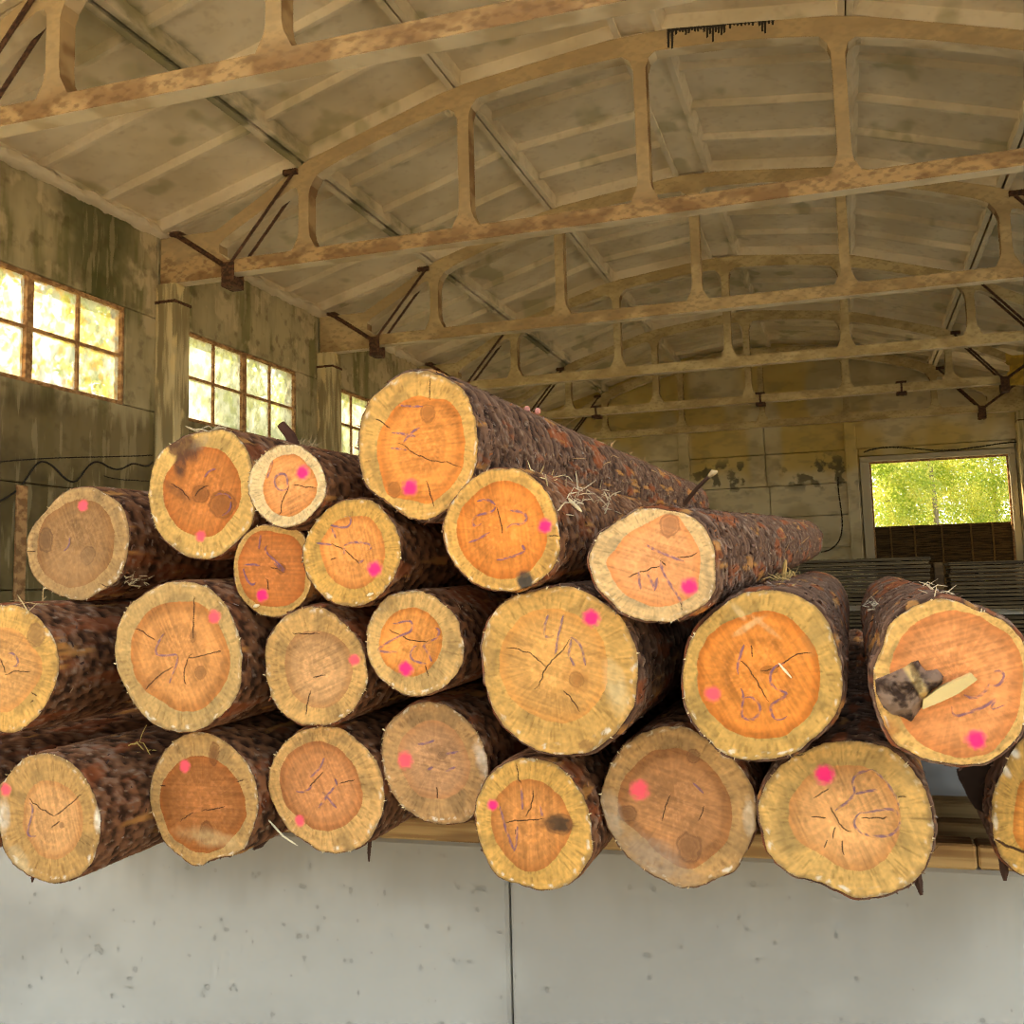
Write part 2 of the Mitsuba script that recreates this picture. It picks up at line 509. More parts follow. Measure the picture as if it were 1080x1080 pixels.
    if k == 5:
        for x in (3.95, 9.35, 13.6):
            put(t, "clamp", cat([box(x - 0.03, x + 0.03, y0 - 0.05, y0 - 0.01, Z - 0.12, Z + 0.30), box(x - 0.15, x + 0.15, y0 - 0.06, y1 + 0.06, Z + 0.25, Z + 0.31), box(x - 0.15, x + 0.15, y0 - 0.06, y1 + 0.06, Z - 0.10, Z - 0.01)]), "rusty_steel", label="dark steel clamp around the beam")
    return t


for k in range(7):
    truss(k)

# black tar that ran down the second truss's arch
rt = np.random.default_rng(3)
edge = [(702, 31), (712, 27), (740, 23.5), (765, 21), (790, 18.5), (815, 16.5)]
drips = [(705, 13), (709, 15), (713, 4)] + [(x, rt.uniform(1.5, 6)) for x in np.arange(717, 744, 3.2)] + [(746, 10), (749, 7), (752, 14), (755, 6), (758, 7), (761, 9), (764, 7), (770, 4)] + [(x, rt.uniform(1, 4)) for x in np.arange(774, 798, 4)] + [(801, 4), (804, 9), (807, 11), (811, 3), (815, 4)]
pts = []
for x, l in drips:
    y = np.interp(x, [e[0] for e in edge], [e[1] for e in edge]) + 5
    l = l * 1.25
    pts += [hit(x - 1.5, y + 0.4, 1, 15.447)[[0, 2]], hit(x - 0.9, y + l, 1, 15.447)[[0, 2]], hit(x + 0.9, y + l * 0.92, 1, 15.447)[[0, 2]], hit(x + 1.5, y + 0.4, 1, 15.447)[[0, 2]]]
topl = [(p[0], min(truss_top(p[0]) - 0.003, p[1] + 0.5)) for p in pts]
tp = [(x, truss_top(x) - 0.004) for x in np.linspace(pts[-1][0], pts[0][0], 12)]
tar = Polygon([tuple(p) for p in pts] + tp).buffer(0)
put("roof_truss_002", "tar_drip", extrude_xz(tar, 15.447 - 0.006, 15.447 - 0.001), "black_cable", label="black tar drips running down the arch")

# columns under the trusses
NEAR = ["at the shed's mouth", "first", "between the stained window and the clear one", "between the second and third windows", "fourth", "fifth", "in the far corner"]
for k, y in enumerate(TRUSS_Y):
    for side in (0, 1):
        where = "left" if side == 0 else "right"
        c = thing("column", f"mouldy concrete column of the {where} wall under the {['front','nearest','second','third','fourth','fifth','last'][k]} roof truss", "column")
        a, b = (0.0, 0.42) if side == 0 else (SPAN - 0.42, SPAN)
        put(c, "shaft", box(a + 0.002, b, y - 0.06, y + 0.40, FLOOR_Z, CHORD_Z - 0.05, 0.02), "column_concrete")
        zb = CAM_Z + 5.28
        put(c, "strap", box(a + 0.002 - 0.0, b + (0.012 if side == 0 else 0.0), y - 0.075, y + 0.415, zb, zb + 0.05), "rusty_steel", label="rusty steel strap")

# ------------------------------------------------------------------ side walls with windows
WZ0, WZ1 = CAM_Z + 3.30, CAM_Z + 5.02
EAVE = CAM_Z + 6.60
wall_n = {}


def wall_panel(side, y0, y1, z0, z1, parent):
    g = 0.008
    a, b = (-0.30, 0.0) if side == 0 else (SPAN, SPAN + 0.30)
    off = RNG.uniform(-0.006, 0.006)
    put(parent, "panel", box(a + off, b + off, y0 + g, y1 - g, z0 + g, z1 - g, 0.012), "wall_plaster")


def window(side, y0, y1, name):
    w = thing(name, f"wooden window of small dirty panes in the {'left' if side == 0 else 'right'} wall", kind="structure")
    X = (lambda a: a) if side == 0 else (lambda a: SPAN - a)

    def bar(ya, yb, za, zb, d0, d1, nm):
        a, b = sorted((X(d0), X(d1)))
        put(w, nm, box(a, b, ya, yb, za, zb, 0.006), "frame_wood")
    f = 0.06
    bar(y0, y1, WZ0, WZ0 + f, -0.17, -0.03, "frame"); bar(y0, y1, WZ1 - f, WZ1, -0.17, -0.03, "frame")
    bar(y0, y0 + f, WZ0 + f, WZ1 - f, -0.17, -0.03, "frame"); bar(y1 - f, y1, WZ0 + f, WZ1 - f, -0.17, -0.03, "frame")
    ym = (y0 + y1) / 2
    bar(ym - 0.07, ym + 0.07, WZ0 + f, WZ1 - f, -0.17, -0.03, "mullion")
    zm = (WZ0 + WZ1) / 2
    cells = []
    for a, b in ((y0 + f, ym - 0.07), (ym + 0.07, y1 - f)):
        bar((a + b) / 2 - 0.03, (a + b) / 2 + 0.03, WZ0 + f, WZ1 - f, -0.14, -0.06, "muntin")
        for c, d in ((a, (a + b) / 2 - 0.03), ((a + b) / 2 + 0.03, b)):
            bar(c, d, zm - 0.025, zm + 0.025, -0.14, -0.06, "muntin")
            cells += [(c, d, WZ0 + f, zm - 0.025), (c, d, zm + 0.025, WZ1 - f)]
    for c, d, e, g in cells:
        x = X(-0.10)
        v = [(x, c, e), (x, d, e), (x, d, g), (x, c, g)]
        put(w, "pane", tm(v, [(0, 1, 2), (0, 2, 3)]), "dirty_glass")


wn = 0
for side in (0, 1):
    wall = thing("wall_left" if side == 0 else "wall_right", f"{'left' if side == 0 else 'right'} side wall of mouldy concrete panels", kind="structure")
    for k in range(6):
        ya, yb = TRUSS_Y[k], TRUSS_Y[k + 1]
        w0, w1 = ya + 0.84, ya + 5.02
        if k == 1: w0, w1 = ya + 0.82, ya + 5.15
        wall_panel(side, ya, yb, WZ1, EAVE, wall)
        wall_panel(side, ya, w0, WZ0, WZ1, wall); wall_panel(side, w1, yb, WZ0, WZ1, wall)
        for za, zb in ((FLOOR_Z - 0.3, 2.2), (2.2, 3.8), (3.8, WZ0)):
            if side == 0 or k > 3:
                wall_panel(side, ya, yb, za, zb, wall)
            else:                                        # made-up open bays on the right, out of view, letting light in
                wall_panel(side, ya, w0, za, zb, wall); wall_panel(side, w1, yb, za, zb, wall)
        if side == 0 or k > 3:
            wn += 1
            window(side, w0, w1, f"window_{wn}")
        a, b = (-0.33, -0.302) if side == 0 else (SPAN + 0.302, SPAN + 0.33)
        lo = WZ0 if side == 0 or k > 3 else FLOOR_Z + 0.01
        g = extrude_xz(sbox(ya, FLOOR_Z - 0.2, yb, EAVE).difference(sbox(w0, lo, w1, WZ1)), 0, b - a)
        g = tm(np.stack([a + g.vertices[:, 1], g.vertices[:, 0], g.vertices[:, 2]], 1), g.faces); g.fix_normals()
        put(wall, "light_seal", g, "back_concrete")  # unseen backing sheet added so daylight does not leak between the panels

# crumbling mortar ledge where the roof panels sit on the left wall
n = 700
yy = np.linspace(FRONT_Y, BACK_Y, n)
ring = np.array([(-0.10, -0.05), (0.02, -0.06), (0.10, -0.02), (0.13, 0.05), (0.07, 0.12), (-0.10, 0.12)])
v = []
for j, (rx, rz) in enumerate(ring):
    w = meshkit.fbm(np.stack([yy * 5, 0 * yy + j * 1.7, 0 * yy], 1), 4, 5) - 0.5
    s_ = 0.0 if j in (0, 5) else 0.14
    v.append(np.stack([rx + s_ * w, yy, EAVE + rz + s_ * 0.8 * w], 1))
v = np.stack(v, 1).reshape(-1, 3)
f = []
for i in range(n - 1):
    for j in range(6):
        a, b = i * 6 + j, i * 6 + (j + 1) % 6
        f += [(a, b, a + 6), (b, b + 6, a + 6)]
m_ = tm(v, f); m_.fix_normals()
put(thing("trim_1", "crumbling mortar ledge along the top of the left wall", kind="structure"), None, m_, "roof_concrete", smooth=40)

# ------------------------------------------------------------------ end wall
bw = thing("wall_back", "far end wall of stained pale concrete panels", kind="structure")
GX0, GX1, GZ1 = 12.67, 17.28, CAM_Z + 4.20
rows = [FLOOR_Z - 0.2, CAM_Z + 0.0, CAM_Z + 1.15, CAM_Z + 2.33, CAM_Z + 3.50, CAM_Z + 4.70, CAM_Z + 5.75]


def back_panel(x0, x1, z0, z1):
    g = 0.012
    o = RNG.uniform(-0.008, 0.008)
    put(bw, "panel", box(x0 + g, x1 - g, BACK_Y + o, BACK_Y + 0.3 + o, z0 + g, z1 - g, 0.012), "back_concrete")


for z0, z1 in zip(rows[:-1], rows[1:]):
    back_panel(-0.3, 6.0, z0, z1)
    cut = 9.1 if z0 < CAM_Z + 3.4 else 9.0
    back_panel(6.0, cut, z0, z1); back_panel(cut, 12.0, z0, z1)
    if z1 <= GZ1 - 0.2:
        back_panel(12.0, GX0 - 0.35, z0, z1); back_panel(GX1 + 0.25, SPAN + 0.3, z0, z1)
    elif z0 < GZ1:
        back_panel(12.0, GX0 - 0.35, z0, z1); back_panel(GX1 + 0.25, SPAN + 0.3, z0, z1)
        back_panel(GX0 - 0.35, GX1 + 0.25, GZ1 + 0.22, z1)
    else:
        back_panel(12.0, SPAN + 0.3, z0, z1)
# gable pieces above, cut to the roof
for xa, xb in ((0, 3), (3, 6), (6, 9), (9, 12), (12, 15), (15, 18)):
    xx = np.linspace(xb - 0.012, xa + 0.012, 5)
    g = Polygon([(xa + 0.012, rows[-1] + 0.012), (xb - 0.012, rows[-1] + 0.012)] + [(x, float(roof_z(np.array(x))) + 0.24) for x in xx])
    put(bw, "gable_panel", extrude_xz(g, BACK_Y + 0.02, BACK_Y + 0.3), "back_concrete")
xx = np.linspace(SPAN + 0.3, -0.3, 25)
skin = Polygon([(-0.3, FLOOR_Z - 0.2), (SPAN + 0.3, FLOOR_Z - 0.2)] + [(x, float(roof_z(np.array(np.clip(x, 0, SPAN)))) + 0.39) for x in xx]).difference(sbox(GX0, FLOOR_Z - 0.3, GX1, GZ1))
put(bw, "light_seal", extrude_xz(skin, BACK_Y + 0.33, BACK_Y + 0.36), "back_concrete")  # added behind the end wall to close its joints against daylight
for x in (6.0, 12.06):
    c = thing("column", f"pale square column against the end wall {'left of the open gate' if x > 10 else 'behind the tip of the top log'}", "column")
    put(c, None, box(x - 0.2, x + 0.2, BACK_Y - 0.35, BACK_Y - 0.012, FLOOR_Z, CHORD_Z - 0.02, 0.02), "back_concrete")

door = thing("door_1", "wide gate in the end wall, open above a low barrier of dark boards", kind="structure")
for nm, b in (("jamb", (GX0 - 0.33, GX0, FLOOR_Z, GZ1)), ("jamb", (GX1, GX1 + 0.23, FLOOR_Z, GZ1)), ("head", (GX0 - 0.33, GX1 + 0.23, GZ1, GZ1 + 0.20))):
    put(door, nm, box(b[0], b[1], BACK_Y - 0.06, BACK_Y + 0.32, b[2], b[3], 0.02), "jamb_paint")
for x in (GX0 + 0.03, GX1 - 0.03):
    put(door, "rail", box(x - 0.03, x + 0.03, BACK_Y + 0.05, BACK_Y + 0.12, FLOOR_Z, GZ1 - 0.01), "frame_wood")
put(door, "rail", box(GX0, GX1, BACK_Y + 0.05, BACK_Y + 0.12, GZ1 - 0.07, GZ1 - 0.005), "frame_wood")
BZ = CAM_Z + 1.84
nb = 11
for i in range(nb):
    z0, z1 = FLOOR_Z + (BZ - FLOOR_Z) * i / nb, FLOOR_Z + (BZ - FLOOR_Z) * (i + 1) / nb - 0.0004
    put(door, "board", box(GX0 - 0.05, GX1 + 0.05, BACK_Y + 0.14 + RNG.uniform(0, 0.008), BACK_Y + 0.18, z0, z1, 0.006), "gate_wood")
for px in (940, 965, 994, 1025, 1048):
    x = hit(px, 570, 1, BACK_Y + 0.1)[0]
    put(door, "batten", box(x - 0.03, x + 0.03, BACK_Y + 0.10, BACK_Y + 0.137, FLOOR_Z, BZ, 0.006), "gate_lath")

# ------------------------------------------------------------------ cables on the walls


def wire(pts, axis, val, r, label, smooth_n=60):
    P = np.array([hit(x, y, axis, val) for x, y in pts])
    if len(P) > 2:
        tck, _ = splprep(P.T, s=0, k=min(3, len(P) - 1))
        P = np.stack(splev(np.linspace(0, 1, smooth_n), tck), 1)
        P[:, axis] = val
    put(thing("cable", label, "cable"), None, tube(P, r, 6), "black_cable", smooth=True)


wire([(-20, 545), (0, 529), (20, 515), (33, 497), (43, 487), (55, 491), (66, 502), (79, 508), (87, 500), (95, 490), (103, 487), (112, 491), (122, 495), (130, 494), (140, 489), (150, 491), (161, 487)], 0, 0.022, 0.014, "dark cable hanging in loose loops on the left wall beside the leftmost upper log")
wire([(-20, 489), (0, 487), (40, 484), (100, 482), (161, 480)], 0, 0.02, 0.009, "straight thin cable on the left wall just above the looping cable")
wire([(110, 502), (123, 505), (150, 507), (161, 508)], 0, 0.02, 0.007, "lowest thin wire on the left wall, ending behind the big upper left log")
wire([(911, 477), (925, 473), (950, 472), (990, 475), (1020, 473), (1040, 470), (1085, 466)], 1, BACK_Y - 0.05, 0.022, "dark cable sagging along the end wall above the open gate")
wire([(884, 503), (886, 530), (888, 558), (885, 570), (878, 578), (866, 582)], 1, BACK_Y - 0.05, 0.024, "cable hanging down the end wall left of the gate and curving to the left")

# narrow old plank against the left wall
pa, pb = hit(24, 512, 0, 0.05), hit(24, 640, 0, 0.05)
put(thing("plank", "narrow dark plank standing against the left wall behind the leftmost upper log", "plank"), None, box(0.012, 0.06, pa[1] - 0.10, pa[1] + 0.10, FLOOR_Z, pa[2], 0.008), "frame_wood")

# ------------------------------------------------------------------ retaining blocks and support beams
BX = hit(537, 970, 1, 3.80)[0]
BLK = ["concrete block under the logs left of the vertical joint", "concrete block under the logs right of the vertical joint", "concrete block at the far left outside the picture", "concrete block at the far right outside the picture"]
for i, (a, b) in enumerate(((BX - 3.0, BX), (BX, BX + 3.0), (BX - 6.0, BX - 3.0), (BX + 3.0, BX + 6.6))):
    put(thing("concrete_block", "long smooth grey " + BLK[i], "concrete block"), None, box(a + 0.004, b - 0.004, 3.80 + 0.004 * (i % 2), 4.29, 0.0, FLOOR_Z, 0.012), "block_concrete")

def beam(x0, x1, y0, z0, h, w, label):
    put(thing("support_beam", label, "timber beam"), None, box(x0, x1, y0, y0 + w, z0, z0 + h, 0.008), "timber")


bz = FLOOR_Z
bx = lambda px, y=3.805: hit(px, 900, 1, y)[0]
beam(bx(-60), bx(398), 3.81, bz, 0.082, 0.12, "squared timber under the bottom logs at the left, mostly hidden")
beam(bx(399), bx(506), 3.805, bz, 0.082, 0.12, "short pale squared timber under the dull log left of the vertical joint")
beam(bx(508), bx(775), 3.81, bz, 0.082, 0.12, "squared timber right of the vertical joint under the bottom logs")
beam(bx(777), bx(1030), 3.803, bz, 0.082, 0.12, "pale squared timber under the wavy bottom log, its end in the right gap")
beam(bx(1032), bx(1230), 3.815, bz, 0.078, 0.12, "darker squared timber under the bottom right log")
beam(bx(700), bx(1250), 4.10, bz, 0.084, 0.11, "second brown timber behind the front beams in the gap at the right")
beam(bx(700), bx(1250), 4.50, bz, 0.082, 0.12, "third grey timber furthest back in the gap at the right")
beam(bx(-200), bx(680), 4.105, bz, 0.084, 0.11, "brown timber behind the front beams under the left logs")

# ------------------------------------------------------------------ logs
LOGS = {
 'A': dict(y=2.9, out=[(440.0, 391.1), (460.7, 394.1), (478.5, 403.0), (491.9, 417.0), (500.0, 437.8), (503.7, 463.0), (502.2, 486.7), (496.3, 505.9), (484.4, 523.7), (469.6, 538.5), (457.8, 545.9), (448.9, 548.1), (431.1, 544.4), (419.3, 537.8), (407.4, 528.1), (391.9, 517.8), (383.0, 503.0), (379.3, 480.7), (379.3, 460.0), (382.2, 439.3), (389.6, 423.0), (404.4, 408.1), (422.2, 396.3)],
  heart=[(429.6, 420.7), (440.0, 417.8), (450.4, 418.8), (457.0, 420.0), (468.1, 420.7), (478.5, 427.4), (485.9, 440.7), (489.6, 458.5), (489.6, 480.7), (485.9, 497.0), (477.0, 511.9), (465.2, 523.7), (456.3, 531.1), (443.0, 529.6), (423.7, 525.9), (408.9, 520.7), (403.0, 504.4), (398.5, 483.7), (398.5, 465.9), (403.0, 451.1), (410.4, 439.3), (419.3, 427.4)],
  dot=(432.6, 514.1, 7.7), chalk=[[(420.0, 427.4), (431.1, 428.1), (445.9, 428.9)], [(413.3, 456.3), (426.7, 457.8), (438.5, 460.7)], [(411.9, 472.6), (429.6, 474.8)], [(443.0, 451.1), (434.1, 457.0), (425.2, 467.4)]],
  cracks=[[(420.0, 468.1), (434.1, 476.3), (448.9, 484.4), (466.7, 487.4), (485.9, 492.6)], [(454.8, 399.3), (453.6, 409.6), (453.3, 421.5)], [(395.6, 441.5), (404.4, 446.7), (411.1, 451.1)], [(448.9, 507.4), (454.8, 522.2), (457.8, 534.1)]], knots=[(415.6, 516.3, 6.7, 7.4), (451.1, 436.3, 7.4, 8.9)]),
 'B': dict(y=2.843, out=[(533.0, 493.6), (550.7, 497.0), (567.0, 508.1), (578.9, 523.0), (586.3, 542.2), (590.0, 563.0), (590.7, 574.8), (586.3, 592.6), (577.4, 604.4), (562.6, 615.6), (546.3, 622.2), (530.0, 624.0), (513.7, 620.7), (498.9, 613.3), (482.6, 598.5), (472.2, 582.2), (467.8, 564.4), (470.7, 543.7), (479.6, 525.9), (494.4, 508.1), (512.2, 497.0)],
  heart=[(533.0, 507.4), (550.7, 511.9), (564.1, 523.0), (572.2, 539.3), (577.4, 557.0), (575.9, 574.8), (568.5, 591.1), (556.7, 603.0), (541.9, 609.6), (521.1, 608.9), (504.8, 601.5), (491.5, 588.1), (483.3, 571.9), (481.9, 554.1), (486.3, 539.3), (495.9, 525.9), (512.2, 512.6)],
  dot=(575.2, 554.8, 6.8), chalk=[[(503.3, 528.9), (513.7, 527.4), (522.6, 532.6)], [(522.6, 534.1), (509.3, 542.2), (498.9, 548.9), (498.9, 551.9), (507.8, 552.6)], [(536.7, 538.5), (546.3, 539.3), (555.2, 545.2), (553.7, 550.4), (544.8, 553.3), (534.4, 557.8)], [(494.4, 572.6), (506.3, 567.4), (516.7, 561.5)], [(524.1, 590.4), (538.9, 587.4), (553.7, 581.5)], [(553.7, 580.7), (550.7, 574.8)]],
  cracks=[[(524.8, 534.8), (527.0, 548.1), (530.0, 563.0)], [(578.9, 565.2), (589.3, 565.9)]], knots=[]),
 'C': dict(y=2.85, out=[(679.6, 536.3), (695.9, 536.6), (712.2, 539.3), (728.5, 544.4), (740.4, 553.3), (749.3, 567.4), (754.4, 583.7), (754.4, 603.0), (753.7, 620.7), (743.3, 637.0), (728.5, 645.9), (712.2, 654.1), (694.4, 656.3), (672.2, 652.6), (654.4, 644.4), (639.6, 629.6), (627.8, 614.8), (624.1, 603.0), (621.6, 594.1), (623.3, 582.2), (630.7, 565.9), (647.0, 552.6), (664.8, 542.2)],
  heart=[(690.0, 548.1), (701.9, 543.0), (713.7, 544.4), (724.1, 557.0), (734.4, 573.3), (738.9, 591.1), (737.4, 608.9), (734.4, 623.7), (719.6, 634.1), (701.9, 640.0), (684.1, 638.5), (666.3, 631.1), (651.5, 619.3), (644.1, 605.9), (639.6, 592.6), (645.6, 583.7), (655.9, 568.9), (672.2, 557.0)],
  dot=(727.0, 618.5, 8.6), chalk=[[(679.6, 573.3), (693.0, 580.7), (710.7, 588.1), (721.1, 591.9)], [(701.9, 608.9), (710.7, 622.2), (719.6, 637.0)], [(682.6, 605.2), (687.0, 613.3), (690.7, 623.0)], [(693.0, 608.9), (690.7, 622.2)], [(673.7, 603.0), (675.2, 622.2)], [(697.4, 592.6), (698.9, 603.0), (704.8, 611.9)]],
  cracks=[[(698.9, 583.7), (719.6, 588.1), (735.9, 582.2)], [(661.1, 608.9), (679.6, 601.5), (695.9, 597.0)], [(701.9, 608.9), (713.7, 628.1), (720.4, 644.4)], [(695.9, 591.1), (701.9, 597.0)]], knots=[(705.6, 553.3, 9.6, 11.9)]),
 'D': dict(y=3.046, out=[(234.8, 453.3), (246.7, 457.8), (257.0, 469.6), (264.4, 485.9), (265.9, 499.3), (267.4, 523.0), (268.1, 540.7), (263.0, 557.0), (246.7, 573.3), (231.9, 585.9), (215.6, 589.6), (199.3, 587.4), (183.0, 577.8), (168.1, 563.0), (159.3, 542.2), (156.3, 524.4), (159.3, 502.2), (162.2, 488.9), (174.1, 472.6), (191.9, 462.2), (202.2, 457.8), (220.0, 454.8)],
  heart=[(220.0, 471.9), (231.9, 474.1), (243.7, 484.4), (251.1, 499.3), (254.1, 518.5), (251.1, 534.8), (242.2, 549.6), (228.9, 563.0), (215.6, 565.9), (199.3, 563.0), (187.4, 555.6), (177.0, 540.7), (172.6, 525.9), (172.6, 509.6), (178.5, 494.8), (188.9, 484.4), (203.7, 472.6)],
  dot=(212.1, 565.9, 5.0), chalk=[[(215.6, 503.7), (220.0, 497.8), (228.9, 494.8)], [(227.4, 523.0), (236.3, 520.7), (243.7, 525.9)], [(243.7, 528.9), (242.2, 537.8), (234.8, 543.7)]],
  cracks=[[(180.0, 509.6), (191.9, 518.5), (199.3, 527.4)], [(205.2, 523.0), (214.1, 514.1), (220.0, 512.6)]], knots=[(211.1, 521.5, 8.9, 7.4), (234.8, 531.9, 13.3, 11.9)]),
 'E': dict(y=2.898, out=[(302.2, 468.9), (313.3, 468.9), (322.2, 473.9), (332.2, 482.2), (340.0, 495.6), (343.9, 511.1), (341.1, 526.7), (332.2, 538.9), (322.2, 548.9), (311.1, 554.4), (297.8, 556.1), (286.7, 552.2), (276.7, 544.4), (267.8, 533.3), (263.3, 522.2), (261.7, 510.0), (264.4, 496.7), (270.0, 486.7), (281.1, 476.7), (291.1, 470.6)],
  heart=[(302.2, 479.4), (315.6, 481.1), (324.4, 490.0), (331.1, 498.9), (334.4, 513.3), (331.1, 526.7), (320.0, 537.8), (307.8, 544.4), (295.6, 543.3), (284.4, 535.6), (279.4, 526.7), (277.8, 512.2), (282.2, 497.8), (287.8, 485.6)],
  dot=(319.4, 498.3, 6.4), chalk=[[(303.9, 514.4), (291.1, 512.2), (290.6, 504.4), (295.6, 500.0), (301.1, 501.1), (303.3, 506.7), (303.9, 514.4)], [(282.2, 504.4), (285.6, 494.4), (287.2, 485.6)]],
  cracks=[[(305.6, 512.2), (299.4, 526.7), (294.4, 543.3)], [(308.9, 512.2), (320.0, 513.3), (333.3, 513.9)]], knots=[]),
 'F': dict(y=3.146, out=[(84.1, 514.1), (98.9, 514.8), (112.2, 521.5), (125.6, 531.1), (133.0, 545.9), (135.9, 563.7), (134.4, 583.0), (130.0, 599.3), (122.6, 612.6), (104.8, 624.4), (90.0, 632.6), (75.2, 631.9), (58.9, 625.9), (42.6, 615.6), (32.2, 600.7), (28.5, 583.0), (29.3, 566.7), (36.7, 551.9), (47.0, 540.0), (57.4, 528.1), (72.2, 517.0)],
  heart=[(93.0, 527.4), (104.8, 531.9), (113.7, 541.5), (119.6, 557.8), (120.4, 577.0), (116.7, 591.9), (104.8, 606.7), (90.0, 617.0), (72.2, 619.3), (57.4, 612.6), (44.1, 600.7), (38.9, 583.0), (40.4, 565.2), (48.5, 545.9), (60.4, 537.0), (75.2, 528.9)],
  dot=(87.8, 533.3, 5.0), chalk=[[(73.7, 566.7), (72.2, 577.0), (67.8, 580.7)]],
  cracks=[[(104.8, 615.6), (116.7, 618.5), (127.0, 612.6)], [(29.3, 581.5), (38.1, 580.7)]], knots=[(93.0, 585.9, 7.4, 7.4), (48.5, 569.6, 7.4, 10.4)]),
 'G': dict(y=3.037, out=[(278.1, 553.3), (294.8, 555.2), (309.6, 557.0), (320.7, 565.4), (326.3, 581.1), (328.1, 599.6), (327.2, 620.0), (320.7, 633.0), (311.5, 642.2), (293.0, 650.6), (276.3, 648.7), (261.5, 638.5), (250.4, 623.7), (246.7, 603.3), (247.6, 586.7), (254.1, 570.0), (264.3, 558.9)],
  heart=[(276.3, 559.8), (293.0, 561.7), (309.6, 566.3), (319.8, 581.1), (322.0, 603.3), (319.8, 623.7), (307.8, 636.7), (291.1, 640.4), (274.4, 638.5), (261.5, 629.3), (252.2, 608.9), (251.3, 594.1), (255.9, 577.4), (265.2, 564.4)],
  dot=(276.7, 627.8, 5.6), chalk=[[(257.8, 595.9), (265.2, 595.0), (274.4, 596.9)], [(257.8, 599.6), (261.5, 612.6), (267.0, 616.3), (269.8, 613.5)], [(275.4, 564.4), (273.5, 579.3)], [(281.9, 575.6), (291.1, 592.2), (300.4, 601.5), (293.0, 599.6)], [(289.3, 594.1), (300.4, 603.3)]],
  cracks=[[(280.0, 608.9), (282.8, 620.0), (278.5, 635.7)], [(285.6, 597.8), (300.4, 603.3)]], knots=[(296.7, 599.6, 4.6, 4.6)]),
 'H': dict(y=2.929, out=[(378.1, 525.9), (394.8, 529.3), (407.8, 542.2), (417.0, 557.0), (422.6, 575.6), (420.7, 595.9), (411.5, 614.4), (398.5, 629.3), (383.7, 637.6), (367.0, 639.4), (350.4, 634.8), (335.6, 623.7), (326.3, 610.7), (319.8, 592.2), (320.7, 573.7), (328.1, 557.0), (341.1, 540.4), (359.6, 529.3)],
  heart=[(376.3, 544.1), (389.3, 545.9), (400.4, 558.9), (405.9, 577.4), (404.1, 595.9), (393.0, 612.6), (376.3, 620.9), (359.6, 617.2), (348.5, 608.9), (341.1, 594.1), (337.4, 577.4), (344.8, 560.7), (357.8, 547.8)],
  dot=(395.4, 600.0, 7.0), chalk=[[(348.5, 554.3), (359.6, 556.1), (368.9, 553.3), (369.8, 547.8), (363.3, 545.0)], [(350.4, 557.0), (354.1, 568.1)], [(333.7, 572.8), (350.4, 574.6)], [(363.3, 575.6), (370.7, 572.8), (383.7, 572.8), (391.1, 575.6), (387.4, 583.0)], [(363.3, 577.4), (363.3, 584.8)], [(378.1, 594.1), (383.7, 590.4)]],
  cracks=[[(350.4, 572.8), (363.3, 580.2), (372.6, 588.5), (378.1, 595.9)], [(348.5, 590.4), (355.0, 589.8)]], knots=[]),
 'I': dict(y=2.881, out=[(-3.0, 639.0), (17.8, 639.3), (29.6, 643.7), (40.0, 651.1), (47.4, 660.0), (54.8, 670.4), (59.3, 683.7), (61.5, 700.0), (59.3, 716.3), (53.3, 732.6), (41.5, 753.3), (29.6, 764.4), (17.8, 771.1), (3.0, 771.9), (-17.8, 768.1), (-35.6, 756.3), (-48.9, 735.6), (-54.8, 708.9), (-51.9, 683.7), (-41.5, 661.5), (-25.2, 645.2)],
  heart=[(-8.9, 661.5), (8.9, 662.2), (22.2, 667.4), (32.6, 679.3), (43.0, 694.1), (44.4, 703.0), (37.0, 723.7), (23.7, 740.0), (5.9, 751.1), (-11.9, 747.4), (-26.7, 734.1), (-34.1, 714.8), (-34.1, 691.1), (-25.2, 671.9)],
  dot=None, chalk=[[(8.9, 689.6), (16.3, 691.1), (19.3, 698.5), (13.3, 703.0)]],
  cracks=[[(5.9, 711.1), (17.8, 708.1), (31.9, 708.9)], [(0.0, 694.1), (5.9, 708.9)], [(33.3, 730.4), (39.3, 734.1)], [(32.6, 740.7), (35.3, 738.2)]], knots=[(37.8, 669.6, 8.9, 8.9)]),
 'J': dict(y=2.949, out=[(188.9, 613.0), (211.1, 616.7), (225.9, 624.1), (237.0, 637.0), (248.1, 659.3), (254.6, 687.0), (254.6, 711.1), (248.1, 737.0), (235.2, 751.9), (216.7, 766.7), (196.3, 772.2), (177.8, 770.4), (157.4, 761.1), (142.6, 744.4), (131.5, 725.9), (124.1, 707.4), (120.4, 688.9), (122.2, 670.4), (129.6, 648.1), (142.6, 633.3), (164.8, 619.4)],
  heart=[(185.2, 634.3), (203.7, 635.2), (220.4, 642.6), (233.3, 663.0), (240.7, 685.2), (242.6, 703.7), (237.0, 722.2), (222.2, 740.7), (203.7, 750.9), (185.2, 748.1), (168.5, 738.9), (153.7, 727.8), (142.6, 713.0), (138.0, 692.6), (138.9, 674.1), (148.1, 653.7), (164.8, 639.8)],
  dot=(226.3, 650.4, 5.9), chalk=[[(175.0, 666.7), (166.7, 679.6), (164.8, 688.0), (181.5, 690.7), (186.1, 690.7), (185.2, 703.7), (179.6, 720.4)]],
  cracks=[[(203.7, 688.9), (200.0, 692.6), (211.1, 691.7), (231.5, 688.9)], [(200.0, 692.6), (195.4, 703.7), (195.4, 718.5), (197.2, 722.2)], [(204.6, 627.8), (203.7, 651.9), (203.7, 674.1)], [(153.7, 727.8), (170.4, 711.1), (183.3, 703.7)], [(142.6, 663.0), (164.8, 674.1)]], knots=[(211.1, 709.3, 5.6, 5.6), (203.7, 672.2, 3.3, 5.6)]),
